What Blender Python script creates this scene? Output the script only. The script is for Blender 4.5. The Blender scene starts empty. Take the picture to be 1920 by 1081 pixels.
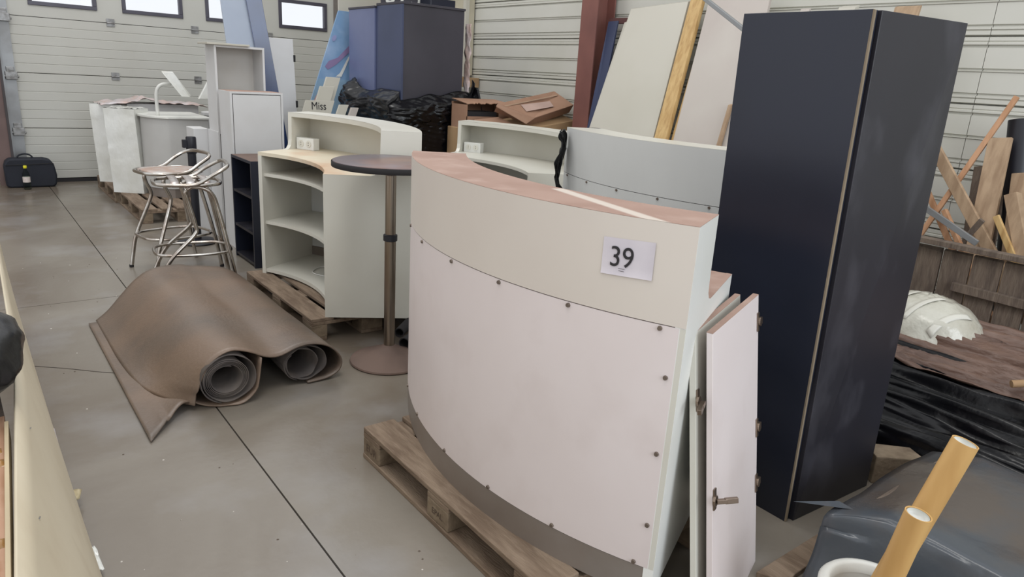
import bpy, math, random
from mathutils import Vector, Matrix, noise
from math import sin, cos, radians, pi
random.seed(7)
SC = bpy.context.scene
COL = SC.collection

# ------------------------------------------------------------------ camera
EYE = Vector((0, 0, 1.6))
_p, _r, _y = 0.28777, 0.061642, -0.66952
_Rx = Matrix(((1, 0, 0), (0, cos(_p), -sin(_p)), (0, sin(_p), cos(_p))))
_Rz = Matrix(((cos(_r), -sin(_r), 0), (sin(_r), cos(_r), 0), (0, 0, 1)))
_R = _Rz @ _Rx
_X = _R @ Vector((cos(_y), 0, -sin(_y)))
_Y = _R @ Vector((sin(_y), 0, cos(_y)))
_Z = -(_R @ Vector((0, 1, 0)))
M = Matrix((_X, _Y, _Z))                      # camera axes -> world axes
cam = bpy.data.cameras.new('camera')
cam.sensor_width = 36.0
cam.lens = 1330.0 / 1920.0 * 36.0
cam.clip_start = 0.05
cam_o = bpy.data.objects.new('camera', cam)
COL.objects.link(cam_o)
cr, cu, cb = M.col[0], -M.col[1], -M.col[2]
cam_o.matrix_world = Matrix(((cr[0], cu[0], cb[0], EYE.x), (cr[1], cu[1], cb[1], EYE.y),
                             (cr[2], cu[2], cb[2], EYE.z), (0, 0, 0, 1)))
SC.camera = cam_o

# ------------------------------------------------------------------ light
SC.view_settings.view_transform = 'Standard'
SC.view_settings.look = 'None'
SC.view_settings.gamma = 1.0
SC.view_settings.exposure = 0.10
SC.view_settings.use_curve_mapping = False
W = bpy.data.worlds.new('sky'); SC.world = W; W.use_nodes = True
bg = W.node_tree.nodes['Background']
bg.inputs[0].default_value = (0.965, 0.98, 1.0, 1)
bg.inputs[1].default_value = 0.96

def area(name, loc, target, sx, sy, power, col):
    l = bpy.data.lights.new(name, 'AREA'); l.shape = 'RECTANGLE'; l.size = sx; l.size_y = sy
    l.energy = power; l.color = col
    o = bpy.data.objects.new(name, l); COL.objects.link(o); o.location = loc
    o.rotation_euler = (Vector(target) - Vector(loc)).to_track_quat('-Z', 'Y').to_euler()
    return o
area('open_gate_daylight', (2.4, -5.5, 3.3), (2.2, 2.4, 0.9), 4.5, 4.2, 240, (0.86, 0.93, 1.0))
area('roof_light_near', (0.3, 1.2, 6.0), (1.2, 2.6, 0), 1.4, 3.0, 75, (1.0, 0.97, 0.92))
area('roof_light_far', (1.0, 7.0, 6.0), (1.6, 7.0, 0), 1.4, 3.0, 95, (1.0, 0.98, 0.95))

# ------------------------------------------------------------------ helpers
def lin(c):
    return tuple((x / 255 / 12.92) if x / 255 <= 0.04045 else ((x / 255 + 0.055) / 1.055) ** 2.4 for x in c) + (1.0,)

def mat(name, col, rough=0.55, metal=0.0, col2=None, scale=3.0, amt=0.5, bump=0.0, bscale=60.0, coat=0.0,
        stretch=(1, 1, 1), spec=0.5, detail=6.0, col3=None, scale3=18.0, lo=0.4, hi=0.65, dist=0.0, bdist=0.02):
    m = bpy.data.materials.new(name); m.use_nodes = True
    nt = m.node_tree; N = nt.nodes; L = nt.links
    b = N['Principled BSDF']
    b.inputs['Roughness'].default_value = rough
    b.inputs['Metallic'].default_value = metal
    b.inputs['Specular IOR Level'].default_value = spec
    b.inputs['Coat Weight'].default_value = coat
    b.inputs['Coat Roughness'].default_value = 0.15
    tc = N.new('ShaderNodeTexCoord'); mp = N.new('ShaderNodeMapping'); mp.inputs['Scale'].default_value = stretch
    L.new(tc.outputs['Object'], mp.inputs['Vector'])
    c1 = lin(col); c2 = lin(col2 if col2 else tuple(int(x * 0.9) for x in col))
    n = N.new('ShaderNodeTexNoise'); n.inputs['Scale'].default_value = scale; n.inputs['Detail'].default_value = detail
    n.inputs['Distortion'].default_value = dist
    L.new(mp.outputs[0], n.inputs['Vector'])
    mr = N.new('ShaderNodeMapRange'); mr.inputs[1].default_value = lo; mr.inputs[2].default_value = hi
    mr.inputs[4].default_value = 1.0
    L.new(n.outputs[0], mr.inputs[0])
    mx = N.new('ShaderNodeMix'); mx.data_type = 'RGBA'; mx.inputs[6].default_value = c1; mx.inputs[7].default_value = c2
    L.new(mr.outputs[0], mx.inputs[0]); out = mx.outputs[2]
    if col3:
        n3 = N.new('ShaderNodeTexNoise'); n3.inputs['Scale'].default_value = scale3; n3.inputs['Detail'].default_value = 8
        L.new(mp.outputs[0], n3.inputs['Vector'])
        r3 = N.new('ShaderNodeMapRange'); r3.inputs[1].default_value = 0.52; r3.inputs[2].default_value = 0.80; r3.inputs[4].default_value = 0.7
        L.new(n3.outputs[0], r3.inputs[0])
        m3 = N.new('ShaderNodeMix'); m3.data_type = 'RGBA'; m3.inputs[7].default_value = lin(col3)
        L.new(out, m3.inputs[6]); L.new(r3.outputs[0], m3.inputs[0]); out = m3.outputs[2]
    L.new(out, b.inputs['Base Color'])
    if bump:
        nb = N.new('ShaderNodeTexNoise'); nb.inputs['Scale'].default_value = bscale; nb.inputs['Detail'].default_value = 5
        L.new(mp.outputs[0], nb.inputs['Vector'])
        bp = N.new('ShaderNodeBump'); bp.inputs['Strength'].default_value = bump; bp.inputs['Distance'].default_value = bdist
        L.new(nb.outputs[0], bp.inputs['Height']); L.new(bp.outputs[0], b.inputs['Normal'])
    return m

class MB:
    def __init__(s): s.v = []; s.f = []
    def add(s, vs, fs):
        k = len(s.v); s.v += [Vector(p) for p in vs]; s.f += [tuple(i + k for i in f) for f in fs]; return s
    def hexa(s, b, t):
        return s.add(list(b) + list(t), [(3, 2, 1, 0), (4, 5, 6, 7), (0, 1, 5, 4), (1, 2, 6, 5), (2, 3, 7, 6), (3, 0, 4, 7)])
    def box(s, x0, x1, y0, y1, z0, z1):
        return s.hexa([(x0, y0, z0), (x1, y0, z0), (x1, y1, z0), (x0, y1, z0)], [(x0, y0, z1), (x1, y0, z1), (x1, y1, z1), (x0, y1, z1)])
    def bar(s, a, b, w, h, up=(0, 0, 1)):
        """a beam from a to b, w across, h along up"""
        a = Vector(a); b = Vector(b); d = (b - a).normalized(); u = Vector(up)
        x = d.cross(u)
        if x.length < 1e-4: x = Vector((1, 0, 0))
        x.normalize(); u = x.cross(d).normalized(); x *= w / 2; u *= h / 2
        return s.hexa([a - x - u, a + x - u, b + x - u, b - x - u], [a - x + u, a + x + u, b + x + u, b - x + u])
    def extr(s, poly, d):
        n = len(poly); d = Vector(d); P = [Vector(p) for p in poly]
        return s.add(P + [p + d for p in P], [tuple(range(n - 1, -1, -1)), tuple(range(n, 2 * n))] +
                     [(i, (i + 1) % n, n + (i + 1) % n, n + i) for i in range(n)])
    def tube(s, path, r, seg=10, closed=False):
        P = [Vector(p) for p in path]; n = len(P); vs = []; fs = []
        prev = None
        for i, p in enumerate(P):
            if closed: t = (P[(i + 1) % n] - P[i - 1])
            else: t = P[min(i + 1, n - 1)] - P[max(i - 1, 0)]
            t.normalize()
            if prev is None:
                u = t.orthogonal().normalized()
            else:
                u = (prev - t * prev.dot(t)).normalized()
            prev = u; w = t.cross(u)
            rr = r[i] if isinstance(r, (list, tuple)) else r
            for k in range(seg):
                a = 2 * pi * k / seg; vs.append(p + u * rr * cos(a) + w * rr * sin(a))
        m = n if closed else n - 1
        for i in range(m):
            j = (i + 1) % n
            for k in range(seg):
                l = (k + 1) % seg; fs.append((i * seg + k, i * seg + l, j * seg + l, j * seg + k))
        if not closed:
            fs.append(tuple(range(seg - 1, -1, -1))); fs.append(tuple((n - 1) * seg + k for k in range(seg)))
        return s.add(vs, fs)
    def lathe(s, prof, c=(0, 0, 0), seg=32, cap=True):
        vs = []; fs = []; n = len(prof)
        for r, z in prof:
            for k in range(seg):
                a = 2 * pi * k / seg; vs.append((c[0] + r * cos(a), c[1] + r * sin(a), c[2] + z))
        for i in range(n - 1):
            for k in range(seg):
                l = (k + 1) % seg; fs.append((i * seg + k, i * seg + l, (i + 1) * seg + l, (i + 1) * seg + k))
        if cap:
            fs.append(tuple(range(seg - 1, -1, -1))); fs.append(tuple((n - 1) * seg + k for k in range(seg)))
        return s.add(vs, fs)
    def sector(s, c, r0, r1, a0, a1, z0, z1, n=40):
        vs = []; fs = []
        for i in range(n + 1):
            a = radians(a0 + (a1 - a0) * i / n)
            for r, z in ((r0, z0), (r1, z0), (r1, z1), (r0, z1)):
                vs.append((c[0] + r * cos(a), c[1] + r * sin(a), z))
        for i in range(n):
            for k in range(4):
                l = (k + 1) % 4; fs.append((i * 4 + k, (i + 1) * 4 + k, (i + 1) * 4 + l, i * 4 + l))
        fs.append((0, 1, 2, 3)); fs.append((n * 4 + 3, n * 4 + 2, n * 4 + 1, n * 4))
        return s.add(vs, fs)
    def grid(s, fn, nu, nv):
        vs = [fn(i / nu, j / nv) for i in range(nu + 1) for j in range(nv + 1)]
        return s.add(vs, [(i * (nv + 1) + j, (i + 1) * (nv + 1) + j, (i + 1) * (nv + 1) + j + 1, i * (nv + 1) + j + 1)
                          for i in range(nu) for j in range(nv)])
    def build(s, name, m, parent=None, smooth=False, bevel=0.0, solid=0.0, sub=0, auto=False):
        me = bpy.data.meshes.new(name); me.from_pydata([tuple(v) for v in s.v], [], s.f); me.validate(); me.update()
        if not solid and not getattr(s, 'open', False):
            import bmesh
            bm = bmesh.new(); bm.from_mesh(me); bmesh.ops.recalc_face_normals(bm, faces=bm.faces); bm.to_mesh(me); bm.free()
        me.materials.append(m)
        if smooth:
            for p in me.polygons: p.use_smooth = True
            if auto: me.set_sharp_from_angle(angle=radians(35))
        o = bpy.data.objects.new(name, me); COL.objects.link(o)
        if parent is not None:
            o.parent = parent; o.matrix_parent_inverse = WM(parent).inverted()
        if solid:
            q = o.modifiers.new('thickness', 'SOLIDIFY'); q.thickness = solid; q.offset = 0
        if bevel:
            q = o.modifiers.new('edge', 'BEVEL'); q.width = bevel; q.segments = 2; q.limit_method = 'ANGLE'; q.angle_limit = radians(40)
        if sub:
            q = o.modifiers.new('smooth', 'SUBSURF'); q.levels = sub; q.render_levels = sub
        return o

def WM(o):
    m = Matrix.LocRotScale(o.location, o.rotation_euler, o.scale)
    if o.parent: m = WM(o.parent) @ o.matrix_parent_inverse @ m
    return m

def thing(name, loc, label, cat, group=None, rz=0.0, kind=None):
    o = bpy.data.objects.new(name, None); o.empty_display_size = 0.1; COL.objects.link(o)
    o.location = loc; o.rotation_euler = (0, 0, rz)
    tag(o, label, cat, group, kind); return o

def tag(o, label=None, cat=None, group=None, kind=None):
    if label: o['label'] = label
    if cat: o['category'] = cat
    if group: o['group'] = group
    if kind: o['kind'] = kind
    return o

def copy_tree(o, loc, rz, label, group=None):
    def rec(a, par):
        c = a.copy(); COL.objects.link(c)
        if par is not None: c.parent = par
        for ch in KIDS(a): rec(ch, c)
        return c
    r = rec(o, None); r.location = loc; r.rotation_euler = (0, 0, rz); r['label'] = label
    if group: r['group'] = group
    return r
def KIDS(a): return [x for x in list(COL.objects) if x.parent == a]

def text(name, s, size, m, mtx, parent, depth=0.0005, bend=None, sx=1.0, weight=0.0):
    cu_ = bpy.data.curves.new(name, 'FONT'); cu_.body = s; cu_.size = size; cu_.extrude = depth; cu_.offset = weight
    cu_.align_x = 'CENTER'; cu_.align_y = 'CENTER'; cu_.resolution_u = 6
    t = bpy.data.objects.new(name + '_src', cu_); COL.objects.link(t)
    dg = bpy.context.evaluated_depsgraph_get(); me = bpy.data.meshes.new_from_object(t.evaluated_get(dg))
    bpy.data.objects.remove(t, do_unlink=True)
    for v in me.vertices:
        p = Vector((v.co.x * sx, v.co.y, v.co.z))
        v.co = bend(p) if bend else mtx @ p
    me.materials.clear(); me.materials.append(m); me.name = name
    o = bpy.data.objects.new(name, me); COL.objects.link(o)
    if parent: o.parent = parent; o.matrix_parent_inverse = WM(parent).inverted()
    return o

def frame(o, x, n):
    """matrix with origin o, x axis x, z axis (normal) n"""
    x = Vector(x).normalized(); n = Vector(n).normalized(); y = n.cross(x).normalized()
    return Matrix(((x[0], y[0], n[0], o[0]), (x[1], y[1], n[1], o[1]), (x[2], y[2], n[2], o[2]), (0, 0, 0, 1)))

def smoothpath(pts, n=6, closed=False):
    P = [Vector(p) for p in pts]; out = []
    m = len(P) if closed else len(P) - 1
    for i in range(m):
        p0 = P[i - 1] if (i > 0 or closed) else P[0]; p1 = P[i]; p2 = P[(i + 1) % len(P)]
        p3 = P[(i + 2) % len(P)] if (closed or i + 2 < len(P)) else P[-1]
        for k in range(n):
            t = k / n
            out.append(0.5 * ((2 * p1) + (-p0 + p2) * t + (2 * p0 - 5 * p1 + 4 * p2 - p3) * t * t + (-p0 + 3 * p1 - 3 * p2 + p3) * t ** 3))
    if not closed: out.append(P[-1])
    return out
def nz(x, y, z=0, s=1.0): return noise.noise(Vector((x * s, y * s, z * s)))

# ------------------------------------------------------------------ materials
m_floor = mat('concrete', (131, 124, 114), 0.26, col2=(108, 98, 87), scale=0.8, detail=12, col3=(150, 149, 150), scale3=1.7, bump=0.10, bscale=25, bdist=0.01, lo=.40, hi=.62, dist=.6)  # concrete mottle; its grey patches also paint in the window reflection
m_joint = mat('joint_dark', (60, 54, 50), 0.9)
m_tray = mat('painted_cladding', (206, 205, 197), 0.45, col2=(199, 198, 188), scale=1.2)
m_door = mat('door_skin', (189, 189, 183), 0.5, col2=(183, 182, 175), scale=0.8, bump=0.05, bscale=150)
m_plaster = mat('left_wall_paint', (150, 140, 128), 0.7)
m_redsteel = mat('red_oxide_steel', (128, 84, 76), 0.55, col2=(114, 74, 68), scale=2.5)
m_track = mat('galvanised_track', (150, 152, 154), 0.4, metal=0.5, col2=(128, 128, 128))
m_bracket = mat('roller_bracket', (150, 150, 150), 0.4, metal=0.5, col2=(110, 108, 106), scale=20)
m_winframe = mat('window_frame_dark', (74, 72, 84), 0.4)
m_rubber = mat('rubber_seal', (38, 36, 38), 0.8)
m_cream = mat('cream_laminate', (208, 206, 196), 0.36, col2=(202, 199, 188), scale=2.0)
m_creamband = mat('cream_band_dusty', (214, 206, 197), 0.42, col2=(209, 200, 191), scale=1.4)
m_whitepanel = mat('white_front_panel_dusty', (222, 212, 211), 0.4, col2=(216, 205, 203), scale=1.3, col3=(208, 196, 193), scale3=4)
m_greyfront = mat('grey_front_laminate', (204, 205, 203), 0.38, col2=(198, 199, 197), scale=2.0)
m_plinth = mat('brushed_plinth', (146, 138, 132), 0.4, metal=0.35, col2=(134, 124, 116), scale=3)
m_endwhite = mat('end_panel_white', (232, 233, 230), 0.3, col2=(226, 226, 220), scale=2)
m_dust = mat('pink_brown_dust', (162, 134, 121), 0.75, col2=(150, 121, 108), scale=5, col3=(178, 154, 142), scale3=12)
m_dusttop = mat('cream_desk_with_orange_dust', (218, 208, 186), 0.4, col2=(196, 150, 112), scale=1.4, lo=0.5, hi=0.68)
m_screw = mat('screw_head', (120, 108, 98), 0.5, metal=0.5)
m_paper = mat('paper', (214, 208, 214), 0.6, col2=(204, 198, 206), scale=8)
m_ink = mat('ink', (36, 34, 38), 0.6)
m_pal = mat('pallet_wood', (134, 116, 98), 0.85, col2=(106, 88, 72), scale=4, stretch=(6, 1, 6), col3=(148, 130, 112), scale3=10, bump=0.3, bscale=30)
m_palend = mat('pallet_block', (134, 118, 98), 0.85, col2=(100, 84, 68), scale=8, col3=(150, 134, 114), scale3=20, bump=0.3, bscale=40)
m_stamp = mat('burnt_stamp', (84, 68, 56), 0.8)
m_navy = mat('navy_laminate', (36, 40, 54), 0.30, col2=(29, 32, 42), scale=1.0, col3=(40, 43, 53), scale3=2.5)
m_navyside = mat('dusty_dark_side', (42, 41, 48), 0.38, col2=(34, 33, 38), scale=1.3, col3=(84, 83, 90), scale3=4.5, stretch=(1, 1, .5), spec=.4)
m_mdf = mat('raw_board_edge', (138, 124, 104), 0.8)
m_navy2 = mat('blue_black_laminate', (64, 72, 100), 0.34, col2=(58, 66, 92), scale=2)
m_navyfar = mat('slate_laminate', (64, 62, 70), 0.5, col2=(56, 54, 62), scale=2)
m_blackplastic = mat('black_film', (10, 11, 14), 0.24, col2=(15, 14, 18), scale=4, bump=0.2, bscale=22, bdist=0.01, spec=0.35)
m_clearwrap = mat('stretch_wrap_over_white', (222, 223, 219), 0.12, col2=(212, 212, 205), scale=5, bump=0.35, bscale=26, stretch=(1, 1, 0.6), bdist=0.012, coat=0.8)
m_pinkwrap = mat('dusty_stretch_wrap', (196, 172, 164), 0.3, col2=(196, 190, 192), scale=6, bump=0.5, bscale=20)
m_alu = mat('polished_aluminium', (200, 196, 190), 0.22, metal=1.0, col2=(170, 158, 148), scale=12)
m_aludust = mat('dusty_aluminium', (176, 150, 136), 0.5, metal=0.5, col2=(190, 184, 180), scale=9)
m_steel = mat('worn_steel_pole', (150, 138, 126), 0.28, metal=0.9, col2=(112, 94, 80), scale=10, stretch=(1, 1, 0.15))
m_tabletop = mat('dusty_dark_table', (92, 80, 84), 0.35, col2=(122, 92, 80), scale=4, col3=(120, 124, 140), scale3=3)
m_tablebase = mat('rusty_dust_base', (108, 88, 78), 0.7, col2=(92, 74, 66), scale=5)
m_mat = mat('dusty_rubber_mat', (122, 103, 88), 0.40, col2=(100, 89, 80), scale=1.8, col3=(78, 72, 70), scale3=2.2, bump=0.12, bscale=60, lo=.38, hi=.66)
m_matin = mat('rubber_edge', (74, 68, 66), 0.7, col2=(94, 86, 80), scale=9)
m_timber = mat('pine_timber', (204, 172, 118), 0.6, col2=(184, 148, 94), scale=3, stretch=(8, 8, 1), col3=(160, 120, 72), scale3=5, bump=0.1)
m_timber2 = mat('old_plank', (176, 150, 122), 0.7, col2=(150, 124, 98), scale=4, stretch=(1, 6, 1.5), bump=0.15)
m_timber3 = mat('reddish_batten', (190, 146, 112), 0.7, col2=(166, 122, 88), scale=4, stretch=(1, 6, 1.5), bump=0.15)
m_greywood = mat('weathered_board', (112, 98, 86), 0.85, col2=(84, 72, 64), scale=3, stretch=(1, 7, 1.2), col3=(126, 114, 100), scale3=9, bump=0.4, bscale=20)
m_slab = mat('ivory_panel', (192, 188, 176), 0.35, col2=(187, 183, 170), scale=1.5)
m_slabpink = mat('dusty_pinkish_panel', (186, 178, 170), 0.4, col2=(178, 168, 161), scale=1.2, col3=(194, 189, 180), scale3=2)
m_card = mat('cardboard', (154, 120, 98), 0.8, col2=(142, 108, 86), scale=3, col3=(168, 136, 114), scale3=6)
m_cardside = mat('cardboard_pale', (170, 140, 104), 0.8, col2=(150, 120, 88), scale=4)
m_browntop = mat('brown_dusted_film', (116, 92, 80), 0.42, col2=(98, 76, 66), scale=4, stretch=(3, 1, 3), bump=0.4, bscale=12, bdist=0.02)
m_tarp = mat('grey_blue_sheet', (74, 79, 85), 0.24, col2=(88, 80, 74), scale=2.4, col3=(128, 100, 84), scale3=1.8, bump=0.25, bscale=5, bdist=0.03, lo=.42, hi=.6)
m_tube = mat('kraft_tube', (200, 160, 100), 0.55, col2=(186, 144, 86), scale=3, stretch=(4, 4, 0.6))
m_white = mat('white_plastic', (224, 224, 218), 0.35)
m_whitecab = mat('white_cabinet', (211, 211, 211), 0.4, col2=(205, 204, 203), scale=3)
m_whitein = mat('white_cabinet_inside', (196, 192, 186), 0.5, col2=(186, 180, 172), scale=3)
m_black = mat('black_plastic_post', (26, 27, 36), 0.45)
m_bag = mat('black_nylon', (24, 28, 40), 0.7, bump=0.2, bscale=200)
m_fibre = mat('fibreboard', (202, 191, 168), 0.6, col2=(196, 184, 160), scale=3, col3=(186, 172, 148), scale3=7)
m_ply = mat('pinkish_plywood', (190, 152, 126), 0.6, col2=(160, 118, 88), scale=4, stretch=(5, 1, 1), col3=(206, 176, 152), scale3=6)
m_poster = mat('blue_poster_print', (120, 152, 186), 0.28, col2=(196, 210, 230), scale=1.0, lo=.38, hi=.58)
m_poster2 = mat('pale_blue_poster_print', (150, 178, 196), 0.3, col2=(122, 152, 178), scale=1.6)
m_pink = mat('pink_print', (196, 116, 140), 0.4)
m_skin = mat('warm_pink_print', (214, 168, 160), 0.4)
m_blueglass = mat('dark_blue_gloss', (26, 42, 80), 0.2, col2=(36, 58, 104), scale=2, coat=0.4)
m_paleblue = mat('pale_blue_gloss', (172, 182, 198), 0.12, col2=(164, 174, 192), scale=2, coat=0.5)
m_yellow = mat('yellow_cap', (214, 206, 40), 0.4)
m_hinge = mat('nickel_hinge', (150, 134, 120), 0.3, metal=0.9)
m_beigeboard = mat('beige_wall_board', (198, 190, 168), 0.6)

def glassy(name, tint, mixf=0.1, rough=0.03):
    m = bpy.data.materials.new(name); m.use_nodes = True; N = m.node_tree.nodes; L = m.node_tree.links
    N.remove(N['Principled BSDF']); out = N['Material Output']
    t = N.new('ShaderNodeBsdfTransparent'); t.inputs[0].default_value = tint
    g = N.new('ShaderNodeBsdfGlossy'); g.inputs['Roughness'].default_value = rough
    mx = N.new('ShaderNodeMixShader'); lw = N.new('ShaderNodeFresnel'); lw.inputs[0].default_value = 1.15
    L.new(lw.outputs[0], mx.inputs[0]); L.new(t.outputs[0], mx.inputs[1]); L.new(g.outputs[0], mx.inputs[2])
    L.new(mx.outputs[0], out.inputs[0]); return m
m_glass = glassy('window_pane', (0.97, 0.98, 1, 1))
m_bottle = glassy('bottle_plastic', (0.72, 0.78, 0.74, 1), rough=0.1)
# dusty top of the numbered counter, with one long wiped streak (a mark of its own on the surface)
def streak_mat():
    m = mat('dust_with_wiped_streak', (162, 134, 121), 0.75, col2=(152, 123, 110), scale=5, col3=(182, 158, 146), scale3=9)
    N = m.node_tree.nodes; L = m.node_tree.links; b = N['Principled BSDF']
    prev = b.inputs['Base Color'].links[0].from_socket
    tc = N.new('ShaderNodeTexCoord'); sx = N.new('ShaderNodeSeparateXYZ'); L.new(tc.outputs['Object'], sx.inputs[0])
    def mth(op, a, b_=None, clamp=False):
        q = N.new('ShaderNodeMath'); q.operation = op; q.use_clamp = clamp
        for i, x in enumerate((a, b_)):
            if x is None: continue
            if isinstance(x, (int, float)): q.inputs[i].default_value = x
            else: L.new(x, q.inputs[i])
        return q.outputs[0]
    P0 = Vector((1.487, 1.604)); P1 = Vector((1.418, 1.25)); d = (P1 - P0); ln = d.length; d.normalize(); n = Vector((-d.y, d.x))
    u = mth('ADD', mth('MULTIPLY', sx.outputs[0], d.x), mth('MULTIPLY', sx.outputs[1], d.y))
    w = mth('ADD', mth('MULTIPLY', sx.outputs[0], n.x), mth('MULTIPLY', sx.outputs[1], n.y))
    w = mth('ABSOLUTE', mth('SUBTRACT', w, P0.dot(n)))
    inside = mth('MULTIPLY', mth('GREATER_THAN', u, P0.dot(d) - 0.1), mth('LESS_THAN', u, P0.dot(d) + ln + 0.1))
    k = mth('MULTIPLY', inside, mth('SUBTRACT', 1.0, mth('MULTIPLY', w, 38.0), True), True)
    k = mth('MULTIPLY', k, 2.2, True)
    mx = N.new('ShaderNodeMix'); mx.data_type = 'RGBA'; mx.inputs[7].default_value = lin((198, 187, 176))
    L.new(k, mx.inputs[0]); L.new(prev, mx.inputs[6]); L.new(mx.outputs[2], b.inputs['Base Color'])
    return m
m_dust_streak = streak_mat()

m_navylight = mat('painted_sheen_laminate', (104, 112, 146), 0.32, col2=(92, 100, 134), scale=1.6)  # window reflection painted in as a lighter, bluer laminate colour

m_podium = mat('podium_laminate', (188, 187, 184), 0.4, col2=(182, 181, 178), scale=3)

m_slatalu = mat('slat_aluminium', (206, 200, 198), 0.32, metal=0.8, col2=(176, 146, 132), scale=14, lo=.5, hi=.7)

# =================================================================== SETTING
# floor: cast slabs divided by saw-cut joints
fl_o = MB().box(-8, 9, -8, 13, -0.06, -0.012).build('floor', m_joint); tag(fl_o, kind='structure')
XJ = 0.83; YJ = 5.31
xs = [-8, -4.2, XJ, 5.6, 9]; ys = [-8, -1.0, YJ, 9.6, 13]
for i in range(4):
    for j in range(4):
        g = 0.0035
        MB().box(xs[i] + g, xs[i + 1] - g, ys[j] + g, ys[j + 1] - g, -0.05, 0.0).build('floor_slab', m_floor, fl_o)

ck = smoothpath([(.02, 4.37, .0004), (.147, 4.247, .0004), (.30, 4.12, .0004), (.467, 3.964, .0004), (.60, 3.86, .0004)], 6)
ckm = MB(); ckm.tube([(p.x + .004 * nz(p.x * 30, 0), p.y, p.z) for p in ck], .0018, 5); ckm.build('crack', m_joint, fl_o)
# right wall: painted cladding trays, 0.413 m high, with ribs
XW = 5.2; P = 0.413; Z0 = 2.027 - 5 * P
wr = MB().box(XW + 0.06, XW + 0.16, -6, 10.75, -0.06, 4.0).build('wall_right', m_tray); tag(wr, kind='structure')
def tray_profile(z0):
    pts = [(0.035, 0.0)]
    def g(z, d, w): return [(d[0], z - w), (d[1], z - w * 0.4), (d[1], z + w * 0.4), (d[0], z + w)]
    pts = [(0.022, 0.003), (0.004, 0.008), (0.004, 0.030), (0.010, 0.034), (0.0, 0.040), (0.0, 0.050),
           (0.018, 0.052), (0.020, 0.066), (0.004, 0.069),
           (0.004, 0.196), (-0.004, 0.200), (0.018, 0.205), (0.020, 0.217), (0.004, 0.220),
           (0.004, 0.342), (0.018, 0.347), (0.020, 0.359), (0.0, 0.362), (0.0, 0.375), (0.010, 0.380), (0.004, 0.385),
           (0.004, 0.405), (0.022, 0.410)]
    return [(XW + x, z0 + z) for x, z in pts]
for k in range(-1, 10):
    z0 = Z0 + k * P
    pr = [(x, z) for x, z in tray_profile(z0) if z > -0.05]
    if z0 < -0.3 or len(pr) < 3: continue
    poly = [(x, -6, max(z, 0)) for x, z in pr] + [(XW + 0.06, -6, max(pr[-1][1], 0)), (XW + 0.06, -6, max(pr[0][1], 0))]
    MB().extr(poly, (0, 7.93, 0)).build('wall_panel', m_tray, wr)
    poly2 = [(x, 1.934, z) for x, y, z in poly]
    MB().extr(poly2, (0, 8.7, 0)).build('wall_panel', m_tray, wr)

# door wall: masonry left of the door and pale strip right of it
YD = 10.6
wb = MB()
wb.box(-8, 0.36, 10.62, 10.8, 0, 4.0); wb.box(4.84, 5.26, 10.55, 10.75, 0, 4.0); wb.box(0.36, 4.84, 10.62, 10.8, 3.3, 4.0)
wb = wb.build('wall_back', m_plaster); tag(wb, kind='structure')
# sectional door
dr = MB().box(0.64, 4.69, 10.66, 10.67, 2.85, 3.26).build('door_1', m_door); tag(dr, kind='structure')
def door_section(z0, z1, x0, x1):
    n = 6; h = (z1 - z0) / n; pr = []
    for i in range(n):
        a = z0 + i * h; b = a + h
        gt = 0.011 if i == 0 else 0.0045
        pr += [(gt, a + 0.002), (0, a + 0.007), (0, b - 0.006), (0.0045 if i < n - 1 else 0.011, b - 0.002)]
    poly = [(x0, YD + d, z) for d, z in pr] + [(x0, YD + 0.045, z1 - 0.002), (x0, YD + 0.045, z0 + 0.002)]
    return MB().extr(poly, (x1 - x0, 0, 0))
zs = [0.045, 0.666, 1.316, 1.960]
for a, b in zip(zs[:-1], zs[1:]):
    door_section(a, b, 0.645, 4.69).build('door_panel', m_door, dr)
WX = [(0.872, 1.587), (1.866, 2.581), (2.868, 3.583), (3.862, 4.583)]
wz0, wz1 = 2.092, 2.482
s = MB(); s.box(0.645, 4.69, YD, YD + 0.045, 1.963, wz0); s.box(0.645, 4.69, YD, YD + 0.045, wz1, 2.607)
edges = [0.645] + [v for w in WX for v in w] + [4.69]
for i in range(0, len(edges), 2): s.box(edges[i], edges[i + 1], YD, YD + 0.045, wz0, wz1)
s.build('door_panel', m_door, dr)
door_section(2.61, 3.25, 0.645, 4.69).build('door_panel', m_door, dr)
bk = MB()
for z in zs + [2.607]: bk.box(0.645, 4.69, YD + .046, YD + .05, z - .02, z + .02)
bk.build('light_leak_backing', m_rubber, dr)  # added dark backing strips, stop daylight leaking through the section joints
for x0, x1 in WX:
    f = MB(); t = 0.045
    f.box(x0, x1, YD - 0.018, YD + 0.05, wz0, wz0 + t); f.box(x0, x1, YD - 0.018, YD + 0.05, wz1 - t, wz1)
    f.box(x0, x0 + t, YD - 0.018, YD + 0.05, wz0 + t, wz1 - t); f.box(x1 - t, x1, YD - 0.018, YD + 0.05, wz0 + t, wz1 - t)
    fo = f.build('window_frame', m_winframe, dr, bevel=0.004)
    MB().box(x0 + t, x1 - t, YD + 0.018, YD + 0.024, wz0 + t, wz1 - t).build('pane', m_glass, fo)
for z in (1.316, 1.96):
    for x in (1.72, 2.718, 3.72):
        h = MB(); h.box(x - 0.045, x + 0.045, YD - 0.012, YD, z + 0.006, z + 0.05); h.box(x - 0.045, x + 0.045, YD - 0.012, YD, z - 0.04, z - 0.004)
        h.tube([(x - 0.045, YD - 0.016, z), (x + 0.045, YD - 0.016, z)], 0.009, 8)
        h.build('door_hinge', m_bracket, dr)
MB().box(0.645, 4.69, YD - 0.01, YD + 0.05, 0.0, 0.042).build('rubber_seal', m_rubber, dr)
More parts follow.
